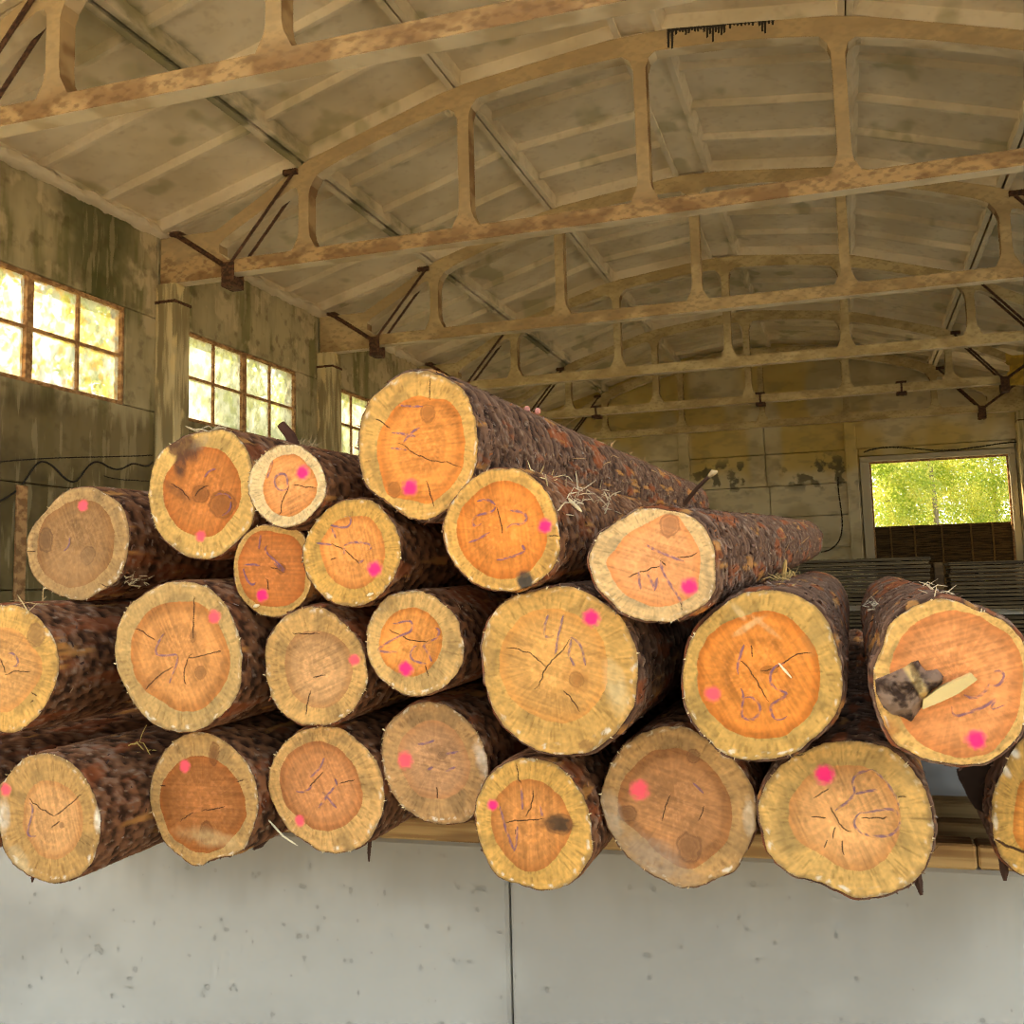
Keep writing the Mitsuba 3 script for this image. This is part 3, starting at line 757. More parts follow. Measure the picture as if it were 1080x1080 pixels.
 'K': dict(y=3.005, out=[(331.1, 640.0), (345.9, 643.7), (360.7, 655.6), (374.1, 670.4), (383.0, 685.2), (387.4, 704.4), (385.9, 723.7), (378.5, 740.0), (366.7, 753.3), (351.9, 762.2), (334.1, 765.2), (317.8, 763.7), (304.4, 756.3), (291.1, 744.4), (283.7, 726.7), (280.0, 707.4), (279.3, 686.7), (285.2, 668.9), (297.0, 652.6), (311.9, 643.7)],
  heart=[(331.1, 665.9), (345.9, 667.4), (360.7, 676.3), (370.4, 692.6), (371.9, 708.9), (366.7, 726.7), (354.8, 741.5), (340.0, 746.7), (323.7, 743.7), (310.4, 734.1), (304.4, 722.2), (300.7, 705.9), (303.0, 683.7), (311.9, 670.4)],
  dot=(374.1, 695.6, 5.3), chalk=[],
  cracks=[[(308.9, 668.1), (323.7, 667.4), (337.0, 668.9)], [(329.6, 714.8), (343.0, 712.6)], [(328.1, 726.7), (325.2, 740.0), (322.2, 753.3)]], knots=[]),
 'L': dict(y=2.966, out=[(438.1, 623.0), (454.4, 627.4), (467.8, 637.0), (479.6, 648.9), (485.6, 663.7), (488.5, 678.5), (487.0, 697.8), (479.6, 712.6), (467.8, 724.4), (453.0, 731.9), (438.1, 733.3), (421.9, 730.4), (407.0, 720.0), (395.2, 708.1), (387.8, 691.9), (386.3, 675.6), (389.3, 657.8), (396.7, 643.0), (408.5, 629.6), (423.3, 624.4)],
  heart=[(433.7, 640.7), (448.5, 644.4), (460.4, 654.8), (465.6, 666.7), (465.6, 683.0), (458.9, 697.8), (448.5, 708.9), (433.7, 713.3), (418.9, 709.6), (407.0, 700.7), (400.4, 687.4), (400.4, 672.6), (405.6, 657.8), (417.4, 645.9)],
  dot=(428.1, 705.2, 7.1), chalk=[[(414.4, 657.0), (424.8, 655.6), (434.4, 656.3), (435.2, 662.2), (424.8, 669.6), (410.0, 677.0), (399.6, 685.2), (410.0, 687.4), (420.4, 688.9)], [(439.6, 681.5), (433.7, 687.4), (433.7, 693.3), (441.1, 698.5), (450.0, 700.0)], [(446.3, 680.7), (451.5, 688.9), (455.2, 697.8)], [(445.6, 682.2), (453.0, 677.0), (461.9, 671.1), (463.3, 666.7), (458.9, 662.2)]],
  cracks=[[(410.0, 663.7), (420.4, 669.6), (433.7, 675.6), (454.4, 674.1)], [(448.5, 702.2), (453.0, 712.6)]], knots=[]),
 'M': dict(y=2.9, out=[(590.0, 618.5), (608.5, 620.4), (627.0, 629.6), (643.7, 640.7), (656.7, 653.7), (665.9, 670.4), (672.4, 688.9), (672.4, 711.1), (669.6, 737.0), (660.4, 759.3), (645.6, 775.9), (627.0, 790.7), (601.1, 795.9), (578.9, 794.4), (556.7, 785.2), (536.3, 770.4), (525.2, 757.4), (515.9, 737.0), (511.3, 714.8), (508.5, 688.9), (511.3, 664.8), (523.3, 642.6), (538.1, 631.5), (560.4, 624.1), (575.2, 620.4)],
  heart=[(577.0, 641.7), (601.1, 645.4), (619.6, 655.6), (634.4, 672.2), (640.0, 692.6), (640.0, 718.5), (630.7, 740.7), (614.1, 755.6), (591.9, 763.0), (569.6, 757.4), (547.4, 744.4), (534.4, 727.8), (527.0, 707.4), (528.9, 681.5), (540.0, 661.1), (556.7, 646.3)],
  dot=(623.7, 651.5, 8.5), chalk=[[(578.9, 646.3), (575.2, 659.3), (575.2, 670.4), (584.4, 670.4)], [(594.6, 648.1), (590.0, 666.7), (585.4, 690.7)], [(603.0, 674.1), (599.3, 692.6)], [(601.1, 672.2), (608.5, 675.9), (615.9, 694.4), (617.8, 701.9)], [(601.1, 692.6), (606.7, 702.8)]],
  cracks=[[(601.1, 674.1), (590.0, 688.9), (576.1, 704.6), (569.6, 718.5), (564.1, 727.8)], [(576.1, 704.6), (553.0, 687.0), (534.4, 683.3)], [(593.7, 727.8), (612.2, 750.0)]], knots=[(608.5, 716.7, 7.4, 8.3), (617.8, 786.1, 6.5, 4.6)]),
 'N': dict(y=2.9, out=[(803.7, 623.1), (829.6, 624.1), (848.1, 631.5), (863.0, 642.6), (874.1, 657.4), (880.6, 677.8), (887.0, 700.0), (888.9, 720.4), (886.1, 742.6), (874.1, 763.0), (857.4, 779.6), (837.0, 794.4), (814.8, 800.4), (788.9, 801.9), (766.7, 796.3), (748.1, 781.5), (733.3, 764.8), (724.1, 746.3), (720.4, 725.9), (721.3, 703.7), (725.9, 681.5), (738.9, 659.3), (757.4, 642.6), (779.6, 627.8)],
  heart=[(803.7, 644.8), (825.9, 648.1), (842.6, 661.1), (855.6, 675.9), (863.0, 696.3), (864.8, 718.5), (861.1, 740.7), (848.1, 761.1), (829.6, 774.1), (807.4, 779.6), (783.3, 776.9), (763.0, 764.8), (746.3, 748.1), (737.0, 729.6), (735.2, 709.3), (738.0, 688.9), (748.1, 670.4), (768.5, 655.6), (785.2, 649.1)],
  dot=(751.9, 731.9, 8.1), chalk=[[(785.2, 679.6), (779.6, 694.4), (778.7, 711.1)], [(781.5, 725.9), (783.3, 740.7), (785.2, 757.4), (796.3, 757.4), (801.9, 748.1), (798.1, 738.9), (783.3, 737.0)], [(827.8, 700.0), (813.0, 711.1), (818.5, 725.9), (829.6, 731.5), (822.2, 738.0), (813.9, 744.4), (814.8, 753.7), (829.6, 755.6)]],
  cracks=[[(777.8, 695.4), (790.7, 707.4), (801.9, 725.9), (811.1, 738.9)], [(801.9, 709.3), (820.4, 702.8), (833.3, 694.4), (855.6, 688.0)], [(792.6, 679.6), (793.5, 692.6)]], knots=[(811.1, 706.5, 9.3, 4.1)]),
 'O': dict(y=2.85, out=[(991.1, 632.2), (1009.6, 634.1), (1026.3, 641.5), (1043.0, 648.0), (1057.8, 654.4), (1070.7, 665.6), (1080.9, 680.4), (1085.6, 702.6), (1085.6, 728.5), (1080.9, 758.1), (1076.3, 773.0), (1061.5, 789.6), (1043.0, 802.6), (1017.0, 806.7), (991.1, 803.5), (972.6, 798.9), (959.6, 792.4), (943.0, 782.2), (933.7, 767.4), (924.4, 743.3), (921.7, 721.1), (922.6, 702.6), (931.9, 678.5), (939.3, 658.1), (954.1, 645.2), (972.6, 635.9)],
  heart=[(994.8, 645.2), (1013.3, 644.3), (1031.9, 648.9), (1050.4, 660.0), (1067.0, 673.0), (1077.2, 693.3), (1078.1, 724.8), (1072.6, 754.4), (1061.5, 776.7), (1043.0, 793.3), (1018.9, 798.9), (994.8, 795.2), (972.6, 785.9), (954.1, 763.7), (943.0, 739.6), (938.3, 713.7), (942.0, 689.6), (954.1, 667.4), (972.6, 652.6)],
  dot=(1029.1, 779.4, 10.2), chalk=[[(1048.5, 708.1), (1057.8, 710.0), (1055.9, 719.3), (1043.0, 722.0)], [(1017.0, 732.2), (1026.3, 735.9), (1037.4, 730.4), (1043.0, 721.1)], [(1004.1, 745.2), (1007.8, 754.4), (1022.6, 750.7), (1037.4, 745.2), (1050.4, 737.8), (1046.7, 743.3), (1059.6, 743.3)]],
  cracks=[], knots=[]),
 'P': dict(y=2.79, out=[(45.0, 794.7), (61.7, 797.5), (76.7, 806.7), (90.0, 821.7), (99.2, 840.0), (105.0, 860.0), (105.3, 876.7), (101.7, 895.0), (95.0, 911.7), (83.3, 923.3), (70.0, 929.2), (53.3, 931.3), (38.3, 926.7), (20.0, 916.7), (6.7, 901.7), (0.8, 885.0), (-2.5, 863.3), (-1.7, 843.3), (2.5, 828.3), (11.7, 813.3), (25.0, 800.0)],
  heart=[(51.7, 823.0), (66.7, 827.5), (78.3, 836.7), (85.8, 850.0), (87.5, 870.0), (83.3, 886.7), (73.3, 900.0), (58.3, 906.7), (43.3, 902.5), (31.7, 888.3), (25.0, 873.3), (25.0, 856.7), (28.3, 840.0), (35.0, 828.3)],
  dot=(6.7, 833.0, 5.3), chalk=[[(31.7, 846.7), (33.3, 863.3), (30.0, 880.0), (38.3, 881.7)]],
  cracks=[[(31.7, 841.7), (45.0, 853.3), (58.3, 860.8)], [(86.7, 838.3), (73.3, 848.3), (58.3, 860.8)], [(55.0, 873.3), (63.3, 865.0)]], knots=[(64.7, 870.3, 2.3, 2.3)]),
 'Q': dict(y=3.019, out=[(205.2, 772.6), (220.0, 774.1), (234.8, 780.7), (248.1, 791.1), (261.5, 807.4), (268.9, 823.7), (271.9, 840.0), (271.9, 854.8), (267.4, 869.6), (263.0, 884.4), (251.1, 899.3), (236.3, 903.7), (224.4, 905.9), (214.1, 911.9), (199.3, 910.4), (188.9, 902.2), (174.1, 888.9), (166.7, 874.1), (160.7, 857.8), (157.8, 840.0), (159.3, 822.2), (166.7, 803.0), (178.5, 786.7), (191.9, 776.3)],
  heart=[(205.2, 797.0), (220.0, 798.5), (234.8, 805.9), (246.7, 817.8), (254.1, 831.1), (259.3, 851.9), (258.5, 865.2), (249.6, 878.5), (237.8, 891.9), (223.0, 898.5), (209.6, 899.3), (194.8, 891.9), (181.5, 883.0), (172.6, 863.7), (168.9, 845.9), (171.1, 826.7), (180.0, 811.9), (191.9, 801.5)],
  dot=(195.6, 807.7, 5.3), chalk=[],
  cracks=[[(190.4, 866.7), (203.7, 856.3)], [(212.6, 855.6), (237.8, 851.1)], [(168.1, 828.9), (175.6, 829.6)], [(249.6, 824.4), (257.0, 822.2)]], knots=[(225.9, 794.8, 5.2, 10.4), (217.8, 878.5, 6.7, 9.6)]),
 'R': dict(y=3.075, out=[(344.1, 766.3), (360.4, 769.3), (373.7, 778.1), (388.5, 791.5), (398.9, 807.8), (404.1, 827.0), (404.1, 850.7), (398.9, 868.5), (388.5, 886.3), (373.7, 895.9), (354.4, 899.6), (338.1, 897.4), (323.3, 887.8), (307.0, 877.4), (295.2, 861.1), (286.3, 843.3), (283.3, 825.6), (286.3, 806.3), (295.2, 790.0), (310.0, 775.2), (326.3, 767.8)],
  heart=[(335.2, 781.9), (351.5, 786.3), (364.8, 795.9), (375.2, 810.7), (380.4, 825.6), (381.9, 843.3), (376.7, 858.1), (364.8, 870.0), (347.0, 875.9), (330.7, 874.4), (315.9, 862.6), (302.6, 850.7), (296.7, 833.0), (295.2, 816.7), (301.1, 800.4), (315.9, 787.0)],
  dot=(316.4, 865.6, 5.0), chalk=[[(342.6, 798.9), (336.7, 810.7), (327.8, 819.6)], [(312.2, 834.4), (321.9, 834.7), (329.3, 828.5)], [(355.9, 827.0), (345.6, 838.9), (335.9, 852.2)], [(340.4, 835.2), (355.2, 852.2)], [(353.0, 821.1), (355.9, 828.5)]],
  cracks=[[(341.1, 814.4), (332.2, 824.1), (324.8, 832.2)], [(357.4, 827.0), (373.7, 822.6)]], knots=[]),
 'S': dict(y=3.074, out=[(448.1, 740.7), (463.0, 741.5), (477.8, 748.1), (492.6, 760.0), (504.4, 774.8), (511.9, 794.1), (514.8, 811.9), (510.4, 832.6), (504.4, 850.4), (495.6, 863.7), (480.7, 868.9), (460.0, 868.9), (443.7, 863.7), (427.4, 853.3), (414.1, 837.0), (406.7, 819.3), (402.2, 800.0), (403.0, 782.2), (408.1, 765.9), (420.0, 754.1), (434.8, 743.7)],
  heart=[(452.6, 759.3), (468.9, 763.0), (482.2, 773.3), (489.6, 786.7), (495.6, 803.0), (495.6, 816.3), (486.7, 832.6), (474.8, 840.7), (460.0, 843.0), (443.7, 840.0), (431.9, 828.1), (423.0, 811.9), (419.3, 794.1), (423.0, 780.7), (434.8, 767.4)],
  dot=(427.7, 801.5, 7.7), chalk=[[(440.7, 785.2), (449.6, 783.7), (458.5, 780.7)], [(468.9, 795.6), (483.7, 792.6)], [(451.1, 811.9), (457.0, 808.9)], [(470.4, 813.3), (480.7, 808.9)]],
  cracks=[[(460.0, 829.6), (462.2, 842.2)]], knots=[(465.9, 797.0, 4.4, 3.7)]),
 'T': dict(y=2.996, out=[(565.0, 799.7), (580.7, 803.6), (594.9, 813.1), (607.5, 827.2), (616.9, 844.5), (622.5, 865.0), (624.0, 883.9), (624.0, 901.2), (615.4, 916.9), (602.8, 929.5), (588.6, 937.4), (568.1, 938.2), (549.3, 932.7), (533.5, 929.5), (519.4, 916.9), (509.9, 899.6), (503.6, 879.2), (501.2, 858.7), (504.4, 839.8), (513.1, 822.5), (528.8, 808.3), (544.5, 801.2)],
  heart=[(554.0, 821.7), (568.1, 823.3), (582.3, 831.9), (593.3, 843.0), (598.8, 855.6), (602.8, 869.7), (598.1, 887.0), (588.6, 901.2), (574.4, 915.4), (555.6, 919.3), (541.4, 910.6), (528.8, 896.5), (520.9, 880.7), (517.8, 865.0), (520.9, 846.1), (530.4, 833.5), (543.0, 824.1)],
  dot=(519.8, 848.9, 5.4), chalk=[[(524.1, 843.0), (530.4, 861.9), (536.7, 882.3), (543.0, 898.1)], [(549.3, 827.2), (550.8, 843.0), (551.6, 854.0)], [(569.7, 849.3), (572.9, 861.9)], [(546.1, 871.3), (544.5, 887.0), (542.2, 898.1)]],
  cracks=[[(563.4, 833.5), (561.1, 846.1), (555.6, 860.3)], [(533.5, 867.4), (543.0, 865.8), (554.0, 865.0), (565.0, 864.2), (574.4, 863.4)], [(544.5, 874.4), (544.5, 888.6)], [(545.3, 805.2), (546.9, 816.2), (549.3, 827.2)]], knots=[(590.2, 869.7, 15.0, 10.2)]),
 'U': dict(y=3.099, out=[(712.6, 766.1), (731.1, 770.7), (745.9, 780.9), (764.4, 793.9), (779.3, 806.9), (790.4, 823.5), (796.9, 842.0), (797.8, 864.3), (793.1, 884.6), (783.0, 906.9), (771.9, 919.8), (755.2, 927.2), (740.4, 932.8), (725.6, 936.9), (708.9, 932.8), (690.4, 923.5), (671.9, 912.4), (657.0, 897.6), (644.1, 879.1), (635.7, 858.7), (633.9, 838.3), (640.4, 816.1), (651.5, 795.7), (668.1, 779.1), (688.5, 768.9)],
  heart=[(705.2, 789.3), (727.4, 793.9), (745.9, 805.0), (760.7, 823.5), (770.0, 843.9), (771.9, 866.1), (766.3, 886.5), (749.6, 903.1), (731.1, 916.1), (712.6, 912.4), (690.4, 895.7), (670.0, 875.4), (653.3, 860.6), (652.4, 838.3), (658.9, 819.8), (673.7, 803.1), (686.7, 793.0)],
  dot=(674.6, 832.8, 10.0), chalk=[[(731.1, 825.4), (742.2, 836.5)]],
  cracks=[[(707.0, 836.5), (701.5, 855.0), (697.8, 866.1)], [(742.2, 849.4), (736.7, 866.1)]], knots=[(661.7, 857.8, 10.2, 8.3), (726.5, 893.0, 13.9, 13.9), (731.1, 797.6, 7.0, 7.8)]),
 'V': dict(y=3.064, out=[(893.7, 781.5), (915.9, 783.3), (936.3, 789.4), (953.0, 801.5), (965.9, 818.1), (975.2, 833.0), (981.7, 853.3), (984.4, 873.7), (982.6, 895.9), (975.2, 916.3), (962.2, 931.1), (943.7, 940.4), (923.3, 945.9), (903.0, 946.9), (886.3, 941.3), (871.5, 933.9), (860.4, 929.3), (840.0, 924.6), (823.3, 914.4), (810.4, 897.8), (803.9, 877.4), (800.2, 857.0), (803.0, 838.5), (810.4, 821.9), (825.2, 807.0), (845.6, 794.1), (867.8, 784.8)],
  heart=[(878.9, 808.0), (901.1, 807.0), (923.3, 814.4), (938.1, 829.3), (947.4, 845.9), (950.2, 866.3), (947.4, 884.8), (936.3, 901.5), (919.6, 916.3), (901.1, 919.1), (882.6, 912.6), (864.1, 899.6), (845.6, 890.4), (834.4, 873.7), (831.7, 853.3), (838.1, 834.8), (851.1, 820.0), (864.1, 810.7)],
  dot=(869.6, 817.2, 10.4), chalk=[[(919.6, 811.7), (908.5, 814.4), (899.3, 823.7), (901.1, 833.0), (899.3, 840.4), (888.1, 849.6), (880.7, 855.2)], [(901.1, 837.6), (912.2, 834.8), (926.1, 833.0)], [(908.5, 857.0), (927.0, 854.3), (945.6, 856.1), (949.3, 866.3), (943.7, 877.4), (930.7, 882.0), (912.2, 879.3), (901.1, 870.0), (902.0, 862.6), (908.5, 857.0)], [(919.6, 811.7), (932.6, 821.9), (943.7, 838.5), (948.3, 853.3)]],
  cracks=[[(876.1, 850.6), (880.7, 862.6), (888.1, 871.9), (897.4, 877.4)], [(906.7, 863.5), (938.1, 862.0)], [(854.8, 861.7), (871.5, 863.5)], [(880.7, 870.9), (878.0, 884.8)], [(887.2, 886.7), (890.0, 901.5)], [(858.5, 841.3), (873.3, 832.0)], [(871.5, 886.7), (869.6, 894.1)], [(941.9, 841.3), (955.7, 840.4)]], knots=[]),
 'W': dict(y=3.357, out=[(1098.5, 776.3), (1079.6, 779.4), (1067.0, 793.6), (1057.6, 814.1), (1048.1, 836.1), (1045.8, 858.1), (1048.1, 880.2), (1054.4, 900.6), (1063.9, 913.2), (1079.6, 923.5), (1101.7, 925.8), (1126.9, 919.5), (1145.7, 902.2), (1156.8, 877.0), (1158.3, 848.7), (1152.0, 820.4), (1137.9, 796.8), (1117.4, 782.6)],
  heart=[(1095.4, 814.1), (1079.6, 821.9), (1070.2, 851.9), (1068.6, 877.0), (1076.5, 894.4), (1095.4, 903.8), (1117.4, 900.6), (1133.1, 883.3), (1137.9, 858.1), (1131.6, 833.0), (1114.3, 817.2)],
  dot=None, chalk=[],
  cracks=[[(1048.9, 884.9), (1057.6, 890.4), (1068.6, 894.4), (1079.6, 897.5), (1101.7, 905.4)]], knots=[]),
 'X': dict(y=2.881, out=[(-75.0, 788.0), (-50.0, 792.0), (-28.0, 808.0), (-14.0, 832.0), (-14.0, 862.0), (-26.0, 890.0), (-48.0, 908.0), (-75.0, 914.0), (-102.0, 908.0), (-124.0, 890.0), (-136.0, 862.0), (-136.0, 832.0), (-122.0, 808.0), (-100.0, 792.0)],
  heart=[(-75.0, 812.0), (-45.0, 825.0), (-34.0, 850.0), (-45.0, 880.0), (-75.0, 892.0), (-105.0, 880.0), (-116.0, 850.0), (-105.0, 825.0)],
  dot=None, chalk=[],
  cracks=[], knots=[]),
}
# heartwood, sapwood (as seen), bark kind, label
LOOK = {
 'A': ((224, 140, 62), (216, 170, 94), 'rough', 'thick log on top of the pile with a long crack and shaggy dark bark'),
 'B': ((226, 136, 56), (222, 172, 92), 'red', 'log marked 2 with a black spot at the bottom of its orange cut end'),
 'C': ((230, 156, 96), (220, 186, 132), 'rough', 'shaggy log with an X mark and a round knot at the top of its face'),
 'D': ((192, 116, 52), (214, 174, 100), 'red', 'upper left log with a dark torn bark patch over the top of its face'),
 'E': ((222, 148, 82), (226, 198, 146), 'red', 'small pale-rimmed log marked D on the upper left of the pile'),
 'F': ((156, 114, 68), (182, 148, 98), 'red', 'dull brown log furthest left in the upper pile, below the looping cable'),
 'G': ((188, 112, 52), (200, 160, 92), 'red', 'smallest dark orange log, below the log marked D'),
 'H': ((222, 145, 72), (210, 165, 86), 'red', 'log with wide yellow rim and a scribbled number left of the log marked 2'),
 'I': ((216, 156, 88), (220, 174, 96), 'red', 'log cut by the left picture edge with a grey knot on its rim'),
 'J': ((206, 140, 76), (196, 162, 104), 'red', 'large log on the left with a star of cracks and a shaggy pale rim'),
 'K': ((198, 148, 94), (208, 166, 102), 'red', 'pale dull log with faint heartwood and no number, in the middle left of the pile'),
 'L': ((228, 148, 70), (218, 178, 112), 'red', 'log marked 28 left of the largest central log'),
 'M': ((222, 162, 86), (214, 170, 96), 'rough', 'largest central log with wide yellow rings and a diagonal crack'),
 'N': ((220, 134, 54), (206, 166, 92), 'rough', 'big log with a deep orange heart and a yellow rim, right of centre'),
 'O': ((232, 152, 88), (226, 182, 108), 'rough', 'big orange log at the right with a broken bark stub on its cut end'),
 'P': ((208, 152, 92), (192, 152, 92), 'red', 'bottom left log with wide sapwood and a pink mark on its left edge'),
 'Q': ((172, 106, 52), (196, 156, 98), 'red', 'dark brown-hearted log on the bottom row with a knot at the top'),
 'R': ((196, 130, 76), (214, 170, 106), 'red', 'bottom log marked with an X right of the dark-hearted log'),
 'S': ((188, 138, 92), (188, 148, 98), 'red', 'dull log with a salmon dot wedged in the bottom row left of the vertical joint'),
 'T': ((216, 142, 72), (218, 172, 92), 'red', 'log above the vertical concrete joint with a smoky black stain on its heart'),
 'U': ((182, 126, 76), (192, 152, 98), 'red', 'bottom log with grey weathered lower rim and three knots'),
 'V': ((220, 160, 96), (218, 178, 106), 'rough', 'bottom log with a wavy lower edge marked with a big 0'),
 'W': ((216, 140, 60), (210, 166, 88), 'rough', 'split log cut by the right picture edge on the bottom row'),
 'X': ((200, 140, 80), (200, 160, 100), 'red', 'dark log lying behind the bottom left log, only its bark in view'),
}
AXIS = {k: (0.012, 0.026) for k in LOOK}
AXIS['A'] = (0.010, 0.030)
AXIS['C'] = (0.045, 0.048)
AXIS['O'] = (0.0, 0.024)
LENGTH = {k: 5.0 + 0.5 * math.sin(i * 2.3) for i, k in enumerate(LOOK)}
LENGTH['A'], LENGTH['C'], LENGTH['N'], LENGTH['O'] = 5.3, 4.7, 3.6, 3.4
NA = 256
PHI = np.arange(NA) * 2 * np.pi / NA
NB = 192
PHIB = np.arange(NB) * 2 * np.pi / NB


def radial(poly, c):
    """Radius of a closed smooth curve through poly about c at the angles PHI."""
    p = np.vstack([poly, poly[:1]])
    tck, _ = splprep(p.T, s=0, per=True)
    q = np.stack(splev(np.linspace(0, 1, 1200, endpoint=False), tck), 1) - c
    a, r = np.arctan2(q[:, 1], q[:, 0]) % (2 * np.pi), np.hypot(q[:, 0], q[:, 1])
    o = np.argsort(a)
    a, r = a[o], r[o]
    return np.interp(PHI, np.r_[a[-5:] - 2 * np.pi, a, a[:5] + 2 * np.pi], np.r_[r[-5:], r, r[:5]])


def sm(a, b, x):
    t = np.clip((x - a) / (b - a), 0, 1)
    return t * t * (3 - 2 * t)


def mx(a, b, t):
    t = np.asarray(t)[..., None]
    return np.asarray(a) * (1 - t) + np.asarray(b) * t


def nz(*c, o=3, seed=0):
    return meshkit.fbm(np.stack(np.broadcast_arrays(*c), -1), o, seed)


class Log:
    def __init__(s, key, d, idx):
        s.key, s.idx, s.y = key, idx, d['y']
        s.pl = lambda pts: np.array([hit(x, y, 1, s.y)[[0, 2]] for x, y in pts])
        out, heart = s.pl(d['out']), s.pl(d['heart'])
        s.c = heart.mean(0)
        s.ro, s.rh = radial(out, s.c), radial(heart, s.c)
        w = nz(np.cos(PHI) * 9, np.sin(PHI) * 9, idx * 3.1 + 0 * PHI, o=4, seed=idx) - 0.5
        s.ro = s.ro + 0.010 * w
        s.rh = np.minimum(s.rh * (1 + 0.05 * (nz(np.cos(PHI) * 6, np.sin(PHI) * 6, idx + 0 * PHI, seed=idx + 5) - 0.5)), s.ro * 0.93)
        s.R = s.ro.mean()
        s.px = (s.pl([(d['out'][0][0] + 1, d['out'][0][1])]) - s.pl([d['out'][0]]))[0][0]    # metres per pixel on this end
        s.H, s.S = lin(*LOOK[key][0]), lin(*LOOK[key][1])
        s.knots = [(s.pl([k[:2]])[0], k[2] * s.px, k[3] * s.px) for k in d['knots']]
        s.saw = np.random.default_rng(idx).uniform(-0.5, 0.5) + (0.1 if idx % 2 else 1.5)

    def u(s, x, z):
        a = np.arctan2(z - s.c[1], x - s.c[0]) % (2 * np.pi)
        r = np.hypot(x - s.c[0], z - s.c[1])
        rh = np.interp(a, np.r_[PHI, 2 * np.pi], np.r_[s.rh, s.rh[0]])
        ro = np.interp(a, np.r_[PHI, 2 * np.pi], np.r_[s.ro, s.ro[0]])
        return np.where(r < rh, r / rh, 1 + (r - rh) / (ro - rh)), a, r

    def color(s, x, z, zone=None):
        """Colour of the sawn face at plane coordinates x, z (rings, rays, saw marks, stains, knots)."""
        u, a, r = s.u(x, z)
        i = s.idx
        ca, sa = np.cos(a), np.sin(a)
        ring = nz(u * 9 + 0.5 * nz(x * 9, z * 9, i + 0 * x, seed=i), 0 * u + i * 7.7, 0 * u, o=2, seed=2) - 0.5
        rays = nz(ca * 30, sa * 30, u * 1.2, o=2, seed=i) - 0.5
        blot = nz(x * 9, z * 9, i * 1.9 + 0 * x, o=4, seed=i) - 0.5
        speck = nz(x * 120, z * 120, i + 0 * x, o=2, seed=3) - 0.5
        t = x * math.cos(s.saw) + z * math.sin(s.saw)
        saw = nz(t * 170, (x * math.sin(s.saw) - z * math.cos(s.saw)) * 7, i + 0 * x, o=2, seed=9) - 0.5
        h = s.H * (0.94 + 0.40 * ring + 0.26 * rays + 0.60 * blot + 0.28 * speck + 0.40 * saw)[..., None]
        h = mx(h, h * np.array([0.80, 0.70, 0.58]), 0.8 * sm(0.72, 1.0, u))
        h = mx(h, h * 1.15 + 0.02, 0.6 * sm(0.05, 0.25, speck) * sm(0.9, 0.3, u))
        p = s.S * np.array([0.95, 0.88, 0.78]) * (0.95 + 0.16 * ring + 0.46 * rays + 0.45 * blot + 0.36 * speck + 0.26 * saw)[..., None]
        grey = sm(0.05, 0.22, nz(ca * 2.2, sa * 2.2, u * 0.9 + i * 5, o=3, seed=i + 2) - 0.5)
        p = mx(p, p * np.array([0.66, 0.68, 0.72]), 0.8 * grey)
        dash = sm(0.12, 0.25, nz(ca * 55, sa * 55, u * 2.0 + i, o=2, seed=i + 4) - 0.5)
        p = mx(p, p * np.array([0.62, 0.58, 0.5]), 0.7 * dash)
        white = sm(0.10, 0.22, nz(ca * 14, sa * 14, u * 5 + i, o=3, seed=i + 8) - 0.5) * sm(1.70, 1.92, u + 0.25 * np.maximum(0, -(z - s.c[1]) / s.R) * 0.5)
        p = mx(p, lin(236, 224, 196), 0.75 * white)
        dirt = sm(1.84, 2.0, u + 0.3 * (nz(ca * 10, sa * 10, i + 0 * u, o=3, seed=i + 6) - 0.5))
        p = mx(p, lin(120, 96, 62), 0.6 * dirt)
        w = sm(0.985, 1.015, u) if zone is None else np.full(u.shape, float(zone))
        col = mx(h, p, w)
        for kc, rx, ry in s.knots:
            q = np.hypot((x - kc[0]) / rx, (z - kc[1]) / ry) + 0.5 * (nz(x * 40, z * 40, i + 0 * x, o=3, seed=1) - 0.5)
            tgt = s.H * np.array([0.45, 0.45, 0.5]) * (0.8 + 0.8 * nz(q * 5, 0 * q, 0 * q, o=2))[..., None]
            col = mx(col, tgt, 0.7 * sm(1.2, 0.6, q))
            col = mx(col, tgt * 0.7, 0.6 * sm(0.14, 0.05, np.abs(q - 0.95)))
        for (sx, sy, rx, ry, ang, tc, st) in STAINS.get(s.key, ()):
            c0 = s.pl([(sx, sy)])[0]
            dx, dz = (x - c0[0]) / s.px, (z - c0[1]) / s.px
            e, g = dx * math.cos(ang) + dz * math.sin(ang), -dx * math.sin(ang) + dz * math.cos(ang)
            nn = nz(x * 34, z * 34, i + 0 * x, o=4, seed=4) - 0.5
            q = np.hypot(e / rx, g / ry) + 0.9 * nn
            ton = lin(*tc) * (1 + 0.7 * (nz(x * 70, z * 70, i + 0 * x, o=3, seed=14) - 0.5))[..., None]
            col = mx(col, ton, np.clip(0.9 * st * sm(1.25, 0.45, q) * (0.55 + 0.45 * sm(-0.2, 0.1, nn + 0.4 * rays)), 0, 0.96))
        return np.clip(col, 0.004, 0.95)

    def grid(s, us, y):
        r = np.stack([np.where(q <= 1, q * s.rh, s.rh + (q - 1) * (s.ro - s.rh)) for q in us])
        x, z = s.c[0] + r * np.cos(PHI), s.c[1] + r * np.sin(PHI)
        dy = 0.0045 * (nz(x * 14, z * 14, s.idx + 0 * x, o=3, seed=s.idx) - 0.5)
        return np.stack([x, y + dy, z], -1)


